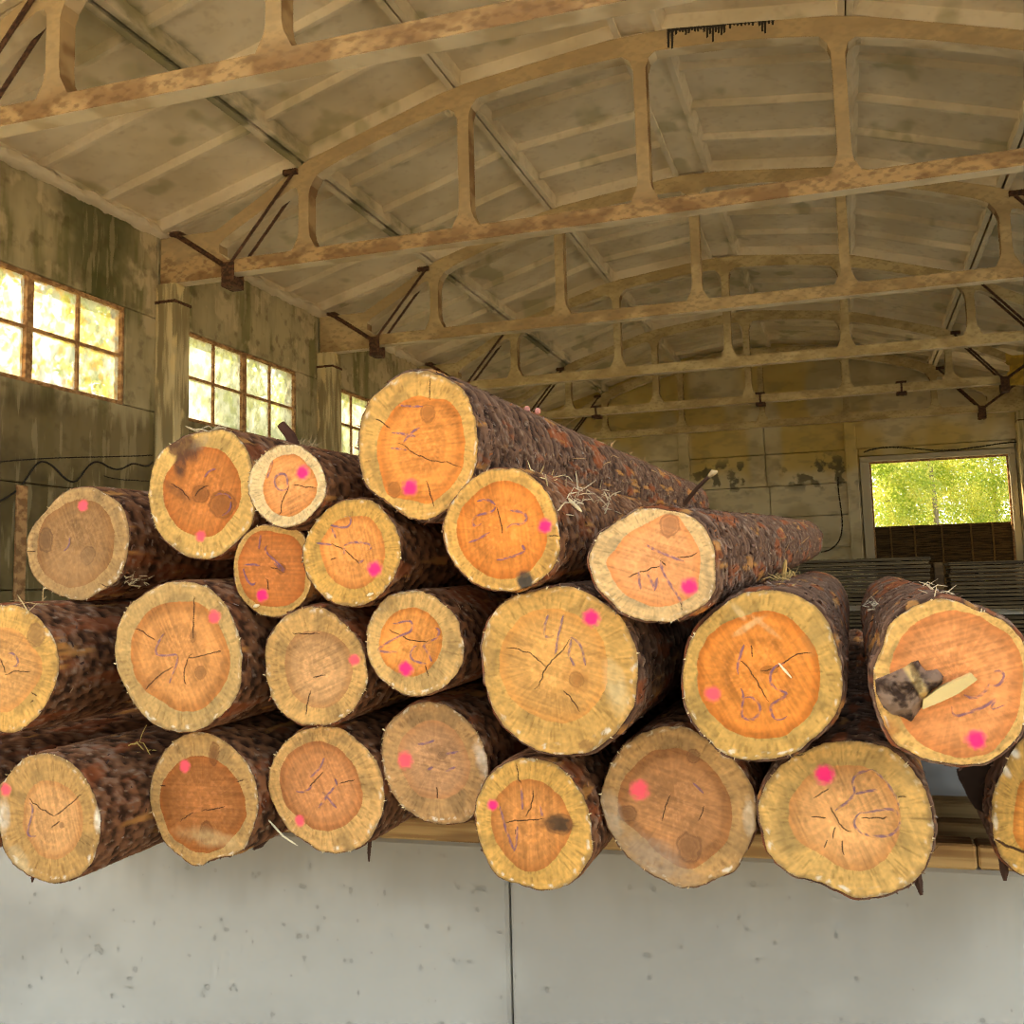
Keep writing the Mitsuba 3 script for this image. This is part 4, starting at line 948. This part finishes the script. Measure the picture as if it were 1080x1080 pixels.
# stains on cut ends: px, py, rx, ry, tilt, colour, strength
STAINS = {
 'A': [(490, 520, 10, 10, 0, (206, 160, 96), 0.3)],
 'B': [(554, 613, 9, 10, 0.4, (64, 58, 50), 1.8)],
 'D': [(192, 470, 22, 13, -0.5, (92, 58, 36), 1.7), (190, 490, 7, 13, 0.0, (92, 58, 36), 1.3), (187, 518, 22, 5, -0.6, (96, 60, 34), 0.7), (212, 466, 12, 6, 0.5, (150, 128, 98), 0.6)],
 'F': [(75, 600, 34, 24, 0, (190, 146, 96), 0.45)],
 'J': [(160, 718, 20, 5, 0.7, (132, 84, 46), 0.6)],
 'L': [(478, 680, 8, 14, 0, (108, 92, 62), 0.6), (402, 640, 14, 8, 0.8, (150, 128, 92), 0.6)],
 'M': [(650, 724, 12, 30, 0.2, (214, 190, 138), 0.6), (515, 690, 8, 30, 0, (176, 136, 78), 0.6), (608, 716, 16, 16, 0, (176, 106, 44), 0.5)],
 'N': [(866, 660, 14, 34, -0.5, (150, 122, 70), 0.6), (790, 660, 22, 4, 0.55, (234, 190, 130), 0.7), (806, 660, 22, 3, -0.7, (232, 188, 128), 0.5), (779, 645, 12, 4, -0.9, (238, 202, 140), 0.7)],
 'O': [(938, 770, 12, 16, 0.5, (168, 104, 48), 0.8)],
 'Q': [(225, 885, 40, 8, -0.15, (206, 172, 116), 0.6)],
 'T': [(590, 869, 15, 10, -0.2, (70, 52, 34), 1.3), (578, 868, 20, 6, 0.1, (98, 66, 40), 0.5)],
 'U': [(690, 905, 50, 20, -0.5, (158, 136, 112), 0.8), (645, 860, 12, 26, 0.3, (196, 176, 146), 0.7), (790, 862, 6, 20, 0, (216, 200, 168), 0.7)],
 'V': [(826, 888, 14, 20, 0.5, (160, 130, 78), 0.5), (955, 815, 18, 12, -0.7, (166, 138, 84), 0.6)],
 'W': [(1060, 812, 4, 9, 0.5, (240, 230, 206), 0.9), (1050, 868, 3, 8, 0, (236, 222, 190), 0.8), (1070, 794, 5, 8, 0.6, (240, 230, 206), 0.9)],
 'S': [(508, 800, 7, 18, 0.3, (214, 202, 180), 0.6)],
 'P': [(4, 862, 7, 14, 0, (224, 214, 190), 0.7), (103, 865, 4, 10, 0, (240, 228, 200), 0.8), (20, 906, 18, 8, -0.8, (206, 186, 142), 0.6)],
}


def ribbon(log, pts, width, fn, y_off, n_per=0.006, taper=True, jag=0.0):
    """A thin strip lying on the sawn face along pts (plane metres); fn(x, z, t across) gives its colours."""
    pts = np.asarray(pts, float)
    if len(pts) > 2:
        tck, _ = splprep(pts.T, s=0, k=min(3, len(pts) - 1))
        L_ = np.linalg.norm(np.diff(pts, axis=0), axis=1).sum()
        pts = np.stack(splev(np.linspace(0, 1, max(6, int(L_ / n_per))), tck), 1)
    else:
        L_ = np.linalg.norm(pts[1] - pts[0])
        pts = pts[0] + (pts[1] - pts[0]) * np.linspace(0, 1, max(5, int(L_ / n_per)))[:, None]
    n = len(pts)
    if jag:
        pts = pts + jag * (np.stack([nz(pts[:, 0] * 45, pts[:, 1] * 45, 0 * pts[:, 0] + o, o=4, seed=7) for o in (0, 9)], 1) - 0.5)
    t = np.gradient(pts, axis=0)
    t /= np.linalg.norm(t, axis=1, keepdims=True) + 1e-9
    nn = np.stack([-t[:, 1], t[:, 0]], 1)
    wv = width * (0.75 + 0.6 * (nz(pts[:, 0] * 60, pts[:, 1] * 60, 0 * pts[:, 0]) - 0.2))
    if taper:
        wv = wv * np.minimum(1, 0.25 + 5 * np.minimum(np.linspace(0, 1, n), np.linspace(1, 0, n)))
    cols = np.array([-1, -0.45, 0.45, 1])
    p = pts[:, None] + nn[:, None] * (cols[None, :, None] * wv[:, None, None] / 2)
    x, z = p[..., 0], p[..., 1]
    c = fn(x, z, np.broadcast_to(np.abs(cols), x.shape))
    dy = 0.0045 * (nz(x * 14, z * 14, log.idx + 0 * x, o=3, seed=log.idx) - 0.5)
    v = np.stack([x, log.y + dy + y_off, z], -1).reshape(-1, 3)
    f = []
    for i in range(n - 1):
        for j in range(3):
            a = i * 4 + j
            f += [(a, a + 4, a + 1), (a + 1, a + 4, a + 5)]
    return v, f, c.reshape(-1, 3)


def join(parts):
    vs, fs, cs, o = [], [], [], 0
    for v, f, c in parts:
        vs.append(v); fs.append(np.asarray(f) + o); cs.append(c); o += len(v)
    return tm(np.vstack(vs), np.vstack(fs)), np.vstack(cs)


def grid_faces(rows, cols, wrap=True, flip=False):
    i, j = np.meshgrid(np.arange(rows - 1), np.arange(cols if wrap else cols - 1), indexing="ij")
    a = (i * cols + j).ravel(); b = (i * cols + (j + 1) % cols).ravel()
    f = np.vstack([np.stack([a, b, a + cols], 1), np.stack([b, b + cols, a + cols], 1)])
    return f[:, ::-1] if flip else f


PINK = lin(255, 44, 120)
SALMON = lin(255, 92, 104)


def build_log(key, d, idx):
    lg = Log(key, d, idx)
    kind, label = LOOK[key][2:]
    t = thing("log", label, "log")
    R = lg.R
    # bark: from the sawn rim to the far end
    Ln = LENGTH[key]
    fine = key in 'ABCNO'
    s1 = np.cumsum(np.geomspace(0.007, 0.030 if fine else 0.12, 320 if fine else 110))
    s1 *= Ln / s1[-1]
    s = np.r_[0, s1[s1 < Ln - 0.03], Ln]
    ax, az = AXIS[key]
    tap = 1 - 0.17 * (s / 5.0)
    round_ = 0.35 * sm(0, 2.5, s)[:, None]
    ro = np.interp(PHIB, np.r_[PHI, 2 * np.pi], np.r_[lg.ro, lg.ro[0]])
    thick = 0.004 if kind == 'red' else 0.006
    rb = (ro[None] * (1 - round_) + lg.R * round_) * tap[:, None]
    S, A = np.meshgrid(s, PHIB, indexing="ij")
    x_, z_ = np.cos(A), np.sin(A)
    q = 1.0 if kind == 'rough' else 0.75
    tw = S * 2.0 + A * 0.6
    n1 = nz(x_ * R * 26, z_ * R * 26, S * 30 + tw + idx * 9, o=3, seed=idx) if kind == 'rough' else nz(x_ * R * 44, z_ * R * 44, S * 30 + idx * 9, o=3, seed=idx)
    n2 = nz(x_ * R * 16, z_ * R * 16, S * 3.2 + idx * 5, o=3, seed=idx + 1)
    n3 = nz(x_ * R * 6, z_ * R * 6, S * 1.4 + idx * 2, o=3, seed=idx + 2)
    ridge = 1 - np.abs(2 * n1 - 1) * 2.2
    plate = sm(0.35, 0.6, n1 + 0.35 * (n2 - 0.5))
    amp = 0.013 if kind == 'rough' else 0.007
    disp = amp * (plate * 0.9 + 0.5 * np.clip(ridge, -1, 1) * 0.4 - 0.35) + 0.010 * (n3 - 0.5)
    ease = sm(0.0, 0.03, S)
    rb = rb + thick * 0.5 + disp * (0.35 + 0.65 * ease)
    cx = lg.c[0] + ax * S + (ro * np.cos(PHIB)).mean() * round_
    cz = lg.c[1] + az * S + (ro * np.sin(PHIB)).mean() * round_
    V = np.stack([cx + rb * x_, lg.y + 0.004 + S + 0 * x_, cz + rb * z_], -1)
    dark, mid = (lin(46, 31, 24), lin(128, 96, 74)) if kind == 'rough' else (lin(58, 37, 24), lin(138, 94, 62))
    C = mx(dark, mid, sm(0.30, 0.66, n1) * 0.9)
    C = mx(C, lin(148, 130, 110), 0.6 * sm(0.52, 0.68, n1) * sm(0.45, 0.6, n2))
    C = mx(C, lin(150, 82, 44), 0.75 * sm(0.56, 0.68, n2) * (1.0 if kind == 'rough' else 0.8))
    C = mx(C, lin(196, 138, 72), 0.7 * sm(0.66, 0.74, nz(x_ * R * 24 + 7, z_ * R * 24, S * 3 + idx, o=3, seed=idx + 3)))
    C = mx(C, lin(182, 156, 128), 0.5 * sm(0.70, 0.80, nz(x_ * R * 70, z_ * R * 70, S * 30 + idx, o=2, seed=idx + 6)))
    ns = len(s)
    # rim of bark between sapwood and the outside
    rim = np.stack([lg.c[0] + ro * np.cos(PHIB), np.full(NB, lg.y + 0.002), lg.c[1] + ro * np.sin(PHIB)], -1)
    end = np.array([[cx[-1].mean(), lg.y + Ln, cz[-1].mean()]])
    rimc = np.broadcast_to(lin(88, 62, 44), (NB, 3))
    verts = np.vstack([rim, V.reshape(-1, 3), end])
    cols = np.vstack([rimc, C.reshape(-1, 3), lin(190, 140, 84)[None]])
    F = grid_faces(ns + 1, NB, flip=True)
    last = ns * NB
    j = np.arange(NB)
    F = np.vstack([F, np.stack([last + j, np.full(NB, last + NB), last + (j + 1) % NB], 1)[:, ::-1]])
    m = tm(verts, F)
    bark = put(t, "bark", m, "bark", smooth=True, color=cols)
    # sawn face: heartwood and sapwood
    uh = np.r_[0.004, np.linspace(0.03, 1.0, 52)]
    us = np.linspace(1.0, 2.0, 26)
    G = lg.grid(uh, lg.y)
    hv = G.reshape(-1, 3)
    hc = lg.color(hv[:, 0], hv[:, 2], 0.0)
    heart = put(t, "heartwood", tm(hv, np.vstack([grid_faces(len(uh), NA), np.array([[0, k, k + 1] for k in range(1, NA - 1)])[:, ::-1]])), "cut_wood", smooth=True, color=hc)
    G = lg.grid(us, lg.y)
    G[-1, :, 1] += 0.002
    sv = G.reshape(-1, 3)
    sap = put(t, "sapwood", tm(sv, grid_faces(len(us), NA)), "cut_wood", smooth=True, color=lg.color(sv[:, 0], sv[:, 2], 1.0))
    # sprayed dot, crayon number, cracks: thin marks on the face, fading into the wood's own colour
    if d['dot']:
        c0, r0 = lg.pl([d['dot'][:2]])[0], d['dot'][2] * lg.px * 1.45
        rr = np.linspace(0.02, 1, 14)
        a = np.arange(40) * 2 * np.pi / 40
        X, Z = c0[0] + r0 * rr[:, None] * np.cos(a), c0[1] + r0 * rr[:, None] * np.sin(a)
        w = sm(0.95, 0.35, rr[:, None] + 0.35 * (nz(X * 110, Z * 110, 0 * X + idx, o=3, seed=2) - 0.5))
        col = mx(lg.color(X, Z), SALMON if key in 'NSUPQRFJDK' else PINK, 0.97 * w)
        dy = 0.0045 * (nz(X * 14, Z * 14, idx + 0 * X, o=3, seed=idx) - 0.5)
        v = np.stack([X, lg.y + dy - 0.0022, Z], -1).reshape(-1, 3)
        fc = np.vstack([grid_faces(14, 40), np.array([[0, k, k + 1] for k in range(1, 39)])[:, ::-1]])
        put(heart if lg.u(c0[0], c0[1])[0] < 1 else sap, "paint_dot", tm(v, fc), "paint", smooth=True, color=col.reshape(-1, 3), label="sprayed pink paint dot" if key not in 'NSUPQRFJDK' else "sprayed salmon pink paint dot")
    if d['chalk']:
        blue = lin(98, 76, 110)

        def cf(x, z, tt):
            k = 0.85 * sm(1.0, 0.3, tt) * sm(0.25, 0.55, nz(x * 170, z * 170, 0 * x, o=2, seed=5))
            return mx(lg.color(x, z), blue, k)
        m, c = join([ribbon(lg, lg.pl(cpts), 0.0095, cf, -0.0016, jag=0.004) for cpts in d['chalk']])
        put(heart, "number_mark", m, "paint", smooth=True, color=c, label="faded violet crayon mark")
    for cpts in d['cracks']:  # flat strips; the shade of each crack's depth is painted into their colour
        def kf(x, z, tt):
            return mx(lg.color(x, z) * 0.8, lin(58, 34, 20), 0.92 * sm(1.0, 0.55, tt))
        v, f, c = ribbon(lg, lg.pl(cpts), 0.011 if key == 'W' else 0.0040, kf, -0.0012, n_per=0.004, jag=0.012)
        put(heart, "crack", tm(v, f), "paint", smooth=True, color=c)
    # frayed fibres standing off the rim
    rg = np.random.default_rng(100 + idx)
    vs, fs, cs = [], [], []
    for _ in range(46 if key in 'AJKEQRSVUN' else 22):
        k = rg.integers(NA)
        if nz(np.cos(PHI[k]) * 2, np.sin(PHI[k]) * 2, np.array(idx * 1.0)) < 0.45: continue
        p = np.array([lg.c[0] + (lg.ro[k] - 0.002) * math.cos(PHI[k]), lg.y - 0.001, lg.c[1] + (lg.ro[k] - 0.002) * math.sin(PHI[k])])
        o = np.array([math.cos(PHI[k]), rg.uniform(-0.6, 0.3), math.sin(PHI[k])]) + rg.normal(0, 0.35, 3)
        o *= rg.uniform(0.004, 0.013) / np.linalg.norm(o)
        sd = np.cross(o, [0, 1, 0.2]); sd *= rg.uniform(0.001, 0.003) / (np.linalg.norm(sd) + 1e-9)
        b = len(vs)
        vs += [p - sd, p + sd, p + o * 0.6 + sd * 0.7 + [0, -0.002, 0], p + o]
        fs += [(b, b + 1, b + 2), (b, b + 2, b + 3)]
        cc = lin(*[(226, 206, 160), (190, 160, 110), (120, 92, 64)][rg.integers(3)])
        cs += [cc] * 4
    if vs:
        put(sap, "frayed_fibre", tm(vs, fs), "paint", color=np.array(cs), kind="stuff")
    # loose bark scales on the near part of the log
    vs, fs, cs = [], [], []
    for _ in range(2600 if key in 'AC' else 1200 if key in 'BNMO' else 260):
        i = int(rg.triangular(1, 1, ns * 0.85)); k = rg.integers(NB)
        if i >= ns - 2: continue
        P0, P1 = V[i, k], V[i, (k + 1) % NB]
        nrm = np.array([math.cos(PHIB[k]), 0, math.sin(PHIB[k])]); tg = np.array([-math.sin(PHIB[k]), 0, math.cos(PHIB[k])])
        L_ = rg.uniform(0.010, 0.032) * (1 + 0.12 * s[i]); W_ = rg.uniform(0.0025, 0.007) * (1 + 0.12 * s[i])
        dirv = np.array([ax, 1, az]) * rg.uniform(-1, 1) * 0.8 + tg * rg.normal(0, 1.0)
        dirv /= np.linalg.norm(dirv)
        side = np.cross(nrm, dirv)
        base = P0 - nrm * 0.003
        tip = base + dirv * L_ + nrm * (rg.uniform(0.002, 0.010) if kind == 'rough' else rg.uniform(0.0015, 0.005))
        b = len(vs)
        vs += [base - side * W_, base + side * W_, tip + side * W_ * 0.5, tip - side * W_ * 0.4]
        fs += [(b, b + 1, b + 2), (b, b + 2, b + 3)]
        cc = lin(*[(104, 78, 62), (134, 104, 86), (78, 56, 44), (150, 94, 58), (156, 138, 122), (186, 152, 116)][rg.choice(6, p=[.28, .27, .20, .13, .10, .02])])
        cs += [cc] * 4
    put(bark, "bark_scale", tm(vs, fs), "paint", color=np.array(cs), kind="stuff")
    return t, lg, V


BUILT = {}
for i, (k, d) in enumerate(LOGS.items()):
    BUILT[k] = build_log(k, d, i)


def sliver_mesh(p, q, w, bend=0.0):
    p, q = np.asarray(p, float), np.asarray(q, float)
    m = (p + q) / 2 + np.array([0, 0, bend])
    return tube([p, p * 0.6 + m * 0.4, m, m * 0.4 + q * 0.6, q], [w * 0.7, w, w, w * 0.8, w * 0.25], 5)


def on_log(k, px, py, extra=0.0):
    """Point of log k's bark nearest to the sight line through a pixel of the photograph, on the side facing us."""
    V = BUILT[k][2]
    d = V - CAM
    zf = d @ FWD
    x, y = PPX + F_PX * (d @ RIGHT) / zf, PPY - F_PX * (d @ UP) / zf
    e = np.hypot(x - px, y - py) + 8.0 * (zf - zf.min()) / zf.max()
    i = np.unravel_index(np.argmin(e), e.shape)
    return V[i]


def solid(name, ms, colr, parent, label=None, kind=None):
    m = cat(ms) if isinstance(ms, list) else ms
    c = np.broadcast_to(lin(*colr), (len(m.vertices), 3)) * (0.8 + 0.4 * nz(m.vertices[:, 0] * 50, m.vertices[:, 1] * 50, m.vertices[:, 2] * 50))[:, None]
    put(parent, name, m, "paint", smooth=False, color=c, label=label, kind=kind)


rg = np.random.default_rng(5)
# branch stubs
b = on_log('A', 722, 532)
solid("branch_stub", tube([b, b + [0.10, -0.05, 0.10], b + [0.19, -0.10, 0.17]], [0.016, 0.014, 0.013], 7), (84, 60, 44), BUILT['A'][0], "thin broken branch stub")
solid("branch_tip", tube([b + [0.185, -0.098, 0.166], b + [0.215, -0.11, 0.19], b + [0.245, -0.11, 0.195]], [0.012, 0.022, 0.008], 7), (206, 178, 128), BUILT['A'][0], "pale splintered end of the branch stub")
for px, py in ((556, 427), (568, 427)):
    b = on_log('A', px, py + 8)
    m = trimesh.creation.icosphere(2, 0.012); m.vertices *= [1, 1, 1.2]; m.vertices += 0.004 * (nz(m.vertices[:, 0] * 90, m.vertices[:, 1] * 90, m.vertices[:, 2] * 90) - 0.5)[:, None]; m.apply_translation(b + [0, 0, 0.012])
    solid("resin_knob", m, (206, 140, 122), BUILT['A'][0], "small pinkish knob standing on the bark")
b = on_log('D', 312, 466)
solid("branch_stub", tube([b - [0, 0, 0.02], b + [-0.015, -0.01, 0.03], b + [-0.05, -0.02, 0.075]], [0.026, 0.022, 0.018], 8), (82, 52, 36), BUILT['D'][0], "thick dark branch stub")
# shredded pale fibres on the bark
for k, cx_, cy_, n_, rad, cl in (('B', 570, 500, 10, 18, (226, 204, 150)), ('B', 610, 522, 26, 26, (216, 200, 164)), ('B', 640, 532, 20, 22, (206, 188, 150)),
                                 ('N', 828, 605, 34, 16, (222, 190, 120)), ('O', 924, 640, 16, 8, (226, 212, 176)), ('O', 985, 620, 10, 18, (222, 200, 160)), ('D', 320, 468, 16, 18, (176, 150, 110)), ('D', 215, 458, 16, 20, (206, 190, 150)),
                                 ('F', 140, 610, 18, 14, (214, 194, 150)), ('I', 30, 640, 14, 26, (200, 172, 120)), ('P', 150, 790, 8, 14, (214, 180, 100)), ('C', 830, 570, 10, 30, (190, 150, 100)), ('A', 660, 470, 24, 60, (200, 160, 110))):
    ms = []
    for _ in range(n_):
        p = on_log(k, cx_ + rg.normal(0, rad * 0.5), cy_ + rg.normal(0, rad * 0.3))
        o = rg.normal(0, 1, 3); o[2] = abs(o[2]) * 0.8; o[1] -= 0.3
        o[2] *= 0.55
        o *= rg.uniform(0.02, 0.07) / np.linalg.norm(o)
        ms.append(sliver_mesh(p - o * 0.5, p + o, rg.uniform(0.0010, 0.0026), rg.normal(0, 0.012)))
    solid("torn_fibre", ms, cl, BUILT[k][0], kind="stuff")
p = on_log('N', 826, 610)
solid("splinter", sliver_mesh(p, p + [0.015, -0.03, 0.075], 0.010), (214, 176, 104), BUILT['N'][0], "upright straw-coloured splinter")
p = hit(601, 527, 1, 2.9); q_ = hit(614, 547, 1, 2.86)
solid("splinter", sliver_mesh(on_log('B', 600, 527), q_ + [0, 0, 0.02], 0.006), (230, 208, 156), BUILT['B'][0], "long pale splinter hanging down the bark")
p = on_log('Q', 284, 866); solid("splinter", sliver_mesh(p, hit(314, 892, 1, 3.1), 0.0035, -0.01), (232, 220, 186), BUILT['Q'][0], "white splinter hanging free below the log")
for k, px, py, dx, dz, w in (('V', 967, 925, 0.01, -0.06, 0.013), ('W', 1058, 915, 0.0, -0.05, 0.014), ('R', 391, 897, 0.0, -0.06, 0.007), ('Q', 283, 893, -0.05, -0.03, 0.012), ('Q', 250, 903, -0.02, -0.02, 0.008), ('P', 36, 926, 0.0, -0.03, 0.007), ('P', 105, 914, -0.03, -0.03, 0.008)):
    p = on_log(k, px, py - 6)
    solid("bark_strip", tube([p + [0, 0, 0.015], p + [dx * 0.5, -0.01, dz * 0.5], p + [dx, -0.012, dz]], [w, w * 0.9, w * 0.35], 5), (74, 52, 38), BUILT[k][0], "loose strip of bark hanging from the underside")
for k, px, py, w in (('H', 391, 627, 0.008), ('N', 828, 707, 0.006), ('G', 271, 639, 0.010)):
    c = hit(px, py, 1, BUILT[k][1].y)
    d_ = np.array([0.016, 0, -0.02]) if k == 'N' else np.array([0.011, 0, 0.003])
    solid("chip", tube([c - d_ + [0, -0.003, 0], c + [0, -0.007, 0], c + d_ + [0, -0.003, 0]], [w * 0.3, w * 0.7, w * 0.3], 6), (236, 218, 172), BUILT[k][0], "small pale wood chip stuck on the sawn face")
# torn bark hanging between the two bottom right logs
t, lg, _ = BUILT['W']
ms = []
ed = [(1008, 812), (1012, 822), (1016, 832), (1020, 842), (1028, 852), (1040, 858)]
vs, fs = [], []
for i, (x, y) in enumerate(ed):
    a = hit(x + rg.normal(0, 1.5), y, 1, 3.50); b2 = hit(1052, 800 + 12 * i, 1, 3.52)
    for tt in (0, 0.5, 1):
        vs.append(a * (1 - tt) + b2 * tt)
        vs.append(a * (1 - tt) + b2 * tt + [0, 0.014, 0])
for i in range(len(ed) - 1):
    for j in range(2):
        for o in (0, 1):
            a = i * 6 + j * 2 + o
            fs += [(a, a + 2, a + 6), (a + 2, a + 8, a + 6)]
solid("bark_flap", tm(vs, fs), (52, 36, 24), t, "dark torn flap of loose bark")

# broken bark stub and pale splinter on the right-hand log's sawn face
t, lg, _ = BUILT['O']
crop = lambda x, y: (880 + x / 5.4, 610 + y / 5.4)
poly = np.array([hit(*crop(x, y), 1, lg.y - 0.02)[[0, 2]] for x, y in [(232, 580), (320, 545), (400, 510), (440, 482), (480, 470), (500, 505), (525, 530), (590, 520), (625, 560), (618, 600), (560, 640), (510, 690), (500, 740), (440, 822), (390, 795), (330, 780), (280, 740), (240, 660)]])
cen = poly.mean(0)
vs, cs, nr = [], [], 26
for i, f_ in enumerate(np.linspace(1, 0.02, nr)):
    for k_, p in enumerate(poly):
        for sub in (0, 0.2, 0.4, 0.6, 0.8):
            pp = p * (1 - sub) + poly[(k_ + 1) % len(poly)] * sub
            q2 = cen + (pp - cen) * f_
            h = 0.055 * (1 - f_ ** 2) ** 0.7 + 0.045 * float(nz(np.array(q2[0] * 34), np.array(q2[1] * 34), np.array(1.0), o=4) - 0.42) * (1 if i else 0.1)
            vs.append((q2[0], lg.y - 0.001 - max(h, 0), q2[1]))
            n_ = float(sm(0.3, 0.7, nz(np.array(q2[0] * 60), np.array(q2[1] * 60), np.array(2.0), o=4)))
            pale = float(sm(0.017, 0.006, abs((q2[0] - cen[0]) * 0.9 + (q2[1] - cen[1]) * 0.45 - 0.018)))
            cs.append(mx(mx(lin(58, 42, 32), lin(142, 116, 94), n_), lin(204, 172, 110), 0.85 * pale * (0.4 + n_)))
m = tm(vs, grid_faces(nr, 5 * len(poly), flip=False)); 
put(t, "bark_stub", m, "bark", smooth=True, color=np.clip(np.array(cs), 0, 1), label="broken knobbly branch stub still wearing dark bark")
sp = [hit(*crop(x, y), 1, lg.y - 0.035)[[0, 2]] for x, y in [(500, 742), (505, 690), (600, 620), (780, 540), (812, 575), (700, 655), (600, 702)]]
m = extrude_xz(Polygon(sp), lg.y - 0.05, lg.y - 0.008)
c = lin(214, 186, 122) * (0.75 + 0.5 * nz(m.vertices[:, 0] * 90, m.vertices[:, 1] * 9, m.vertices[:, 2] * 30))[:, None]
put(t, "splinter", m, "paint", color=c, label="thick pale splinter sticking out across the sawn face")

# ------------------------------------------------------------------ stacks of sawn boards at the back right
SY = 9.5


def nth(i):
    w = "first second third fourth fifth sixth seventh eighth ninth tenth eleventh twelfth thirteenth fourteenth fifteenth sixteenth seventeenth eighteenth nineteenth twentieth".split()
    return w[i] if i < 20 else f"twenty-{w[i - 20]}" if i < 29 else "thirtieth"



def stack(x0, x1, z_top, name_lab, layers, ycent, seed):
    rg2 = np.random.default_rng(seed)
    z = z_top
    first = True
    for i in range(layers):
        if i and i % 12 == 0: z -= 0.055                 # bearers between the bundles
        z -= 0.028
        ends = (x0 + rg2.normal(0, 0.012), x1 + rg2.normal(0, 0.012))
        deep = 3
        for j in range(deep):
            y = ycent + j * 0.152 + rg2.normal(0, 0.004)
            k = thing("board", f"{nth(i)} long dark board from the top of the {name_lab}, {('front', 'second', 'third')[j]} row", "board", group=f"boards of the {name_lab}")
            put(k, None, box(ends[0], ends[1], y, y + 0.145, z, z + 0.0265, 0.002), "old_lumber")
        z -= 0.006
    return z


xa = hit(860, 600, 1, SY)[0]; xb = hit(981, 600, 1, SY)[0]; xc = hit(1001, 600, 1, SY)[0]
za = hit(930, 588.5, 1, SY)[2]; zc = hit(1030, 592, 1, SY)[2]
stack(xa - 1.2, xb, za, "left stack", 30, SY, 1)
stack(xc, xc + 3.2, zc, "right stack", 30, SY + 0.02, 2)
xp = hit(991, 600, 1, SY + 0.06)[0]
put(thing("stake", "dark upright stake between the two stacks of boards", "stake"), None, box(xp - 0.045, xp + 0.03, SY + 0.05, SY + 0.13, FLOOR_Z, zc + 0.0, 0.006), "gate_wood")
# stickers between the layers keep the boards apart
for name, x0, x1, zt, yc in (("left", xa - 1.2, xb, za, SY), ("right", xc, xc + 3.2, zc, SY + 0.02)):
    for xi, x in enumerate(np.linspace(x0 + 0.25, x1 - 0.25, 3)):
        z = zt
        for i in range(30):
            if i and i % 12 == 0:
                k = thing("bearer", f"bearer under the {nth(i - 1)} layer at the {('left end', 'middle', 'right end')[xi]} of the {name} stack", "bearer", group=f"bearers in the {name} stack of boards")
                put(k, None, box(x - 0.04, x + 0.04, yc - 0.0, yc + 0.30, z - 0.0545, z - 0.0005 + 0.006, 0.003), "old_lumber")
                z -= 0.055
            z -= 0.028
            if i % 12 != 11:
                k = thing("sticker", f"thin lath under the {nth(i)} layer at the {('left end', 'middle', 'right end')[xi]} of the {name} stack", "lath", group=f"stickers in the {name} stack of boards")
                put(k, None, box(x - 0.02, x + 0.02, yc + 0.004, yc + 0.29, z - 0.0055, z - 0.0005), "old_lumber")
            z -= 0.006

# ------------------------------------------------------------------ trees outside


def tree(x, y, h, r, nleaf, size, label, group, seed, low=0.1):
    rg2 = np.random.default_rng(seed)
    t = thing("tree", label, "tree", group=group)
    put(t, "trunk", tube([(x, y, 0), (x + 0.1, y, h * 0.4), (x + rg2.normal(0, 0.2), y + 0.1, h * 0.95)], [0.16, 0.12, 0.03], 8), "trunk_bark", smooth=True)
    # leaves gathered in drooping clumps through the crown
    nc = 90
    cz = rg2.uniform(low, 1.0, nc)
    cr = r * np.sqrt(rg2.uniform(0.05, 1, nc)) * (0.55 + 0.45 * np.sin(np.pi * np.clip(cz * 0.9 + 0.1, 0, 1)))
    ca = rg2.uniform(0, 2 * np.pi, nc)
    cen = np.stack([x + cr * np.cos(ca), y + cr * np.sin(ca), h * cz], 1)
    i = rg2.integers(nc, size=nleaf)
    p = cen[i] + rg2.normal(0, 1, (nleaf, 3)) * np.array([0.32, 0.32, 0.5]) * r / 2.4
    p[:, 2] = np.maximum(p[:, 2], 0.15)
    a = rg2.normal(0, 1, (nleaf, 3)); a /= np.linalg.norm(a, axis=1, keepdims=True)
    b = np.cross(a, rg2.normal(0, 1, (nleaf, 3))); b /= np.linalg.norm(b, axis=1, keepdims=True)
    s = size * rg2.uniform(0.6, 1.3, (nleaf, 1))
    v = np.stack([p - a * s, p + b * s * 0.55, p + a * s, p - b * s * 0.55], 1).reshape(-1, 3)
    k = np.arange(nleaf)[:, None] * 4
    f = np.vstack([k + [0, 1, 2], k + [0, 2, 3]])
    put(t, "foliage", tm(v, f), "leaves", kind="stuff")


for j in range(6):
    tree(10.5 + 2.6 * j + (j % 2) * 0.8, 52 + (j % 2) * 6.5, 13.0, 2.6, 26000, 0.10, f"{nth(j)} yellow-green birch from the left in the foliage seen through the open gate", "birches beyond the gate", 20 + j, 0.06)
for j in range(7):
    tree(-6.5 - (j % 2) * 2.4, 12.5 + 5.6 * j, 12.0 + (2 if j else -3), 2.7, 12000, 0.14, f"{nth(j)} sunlit tree from the front in the foliage behind the dirty left windows", "trees beyond the left windows", 40 + j, 0.12)
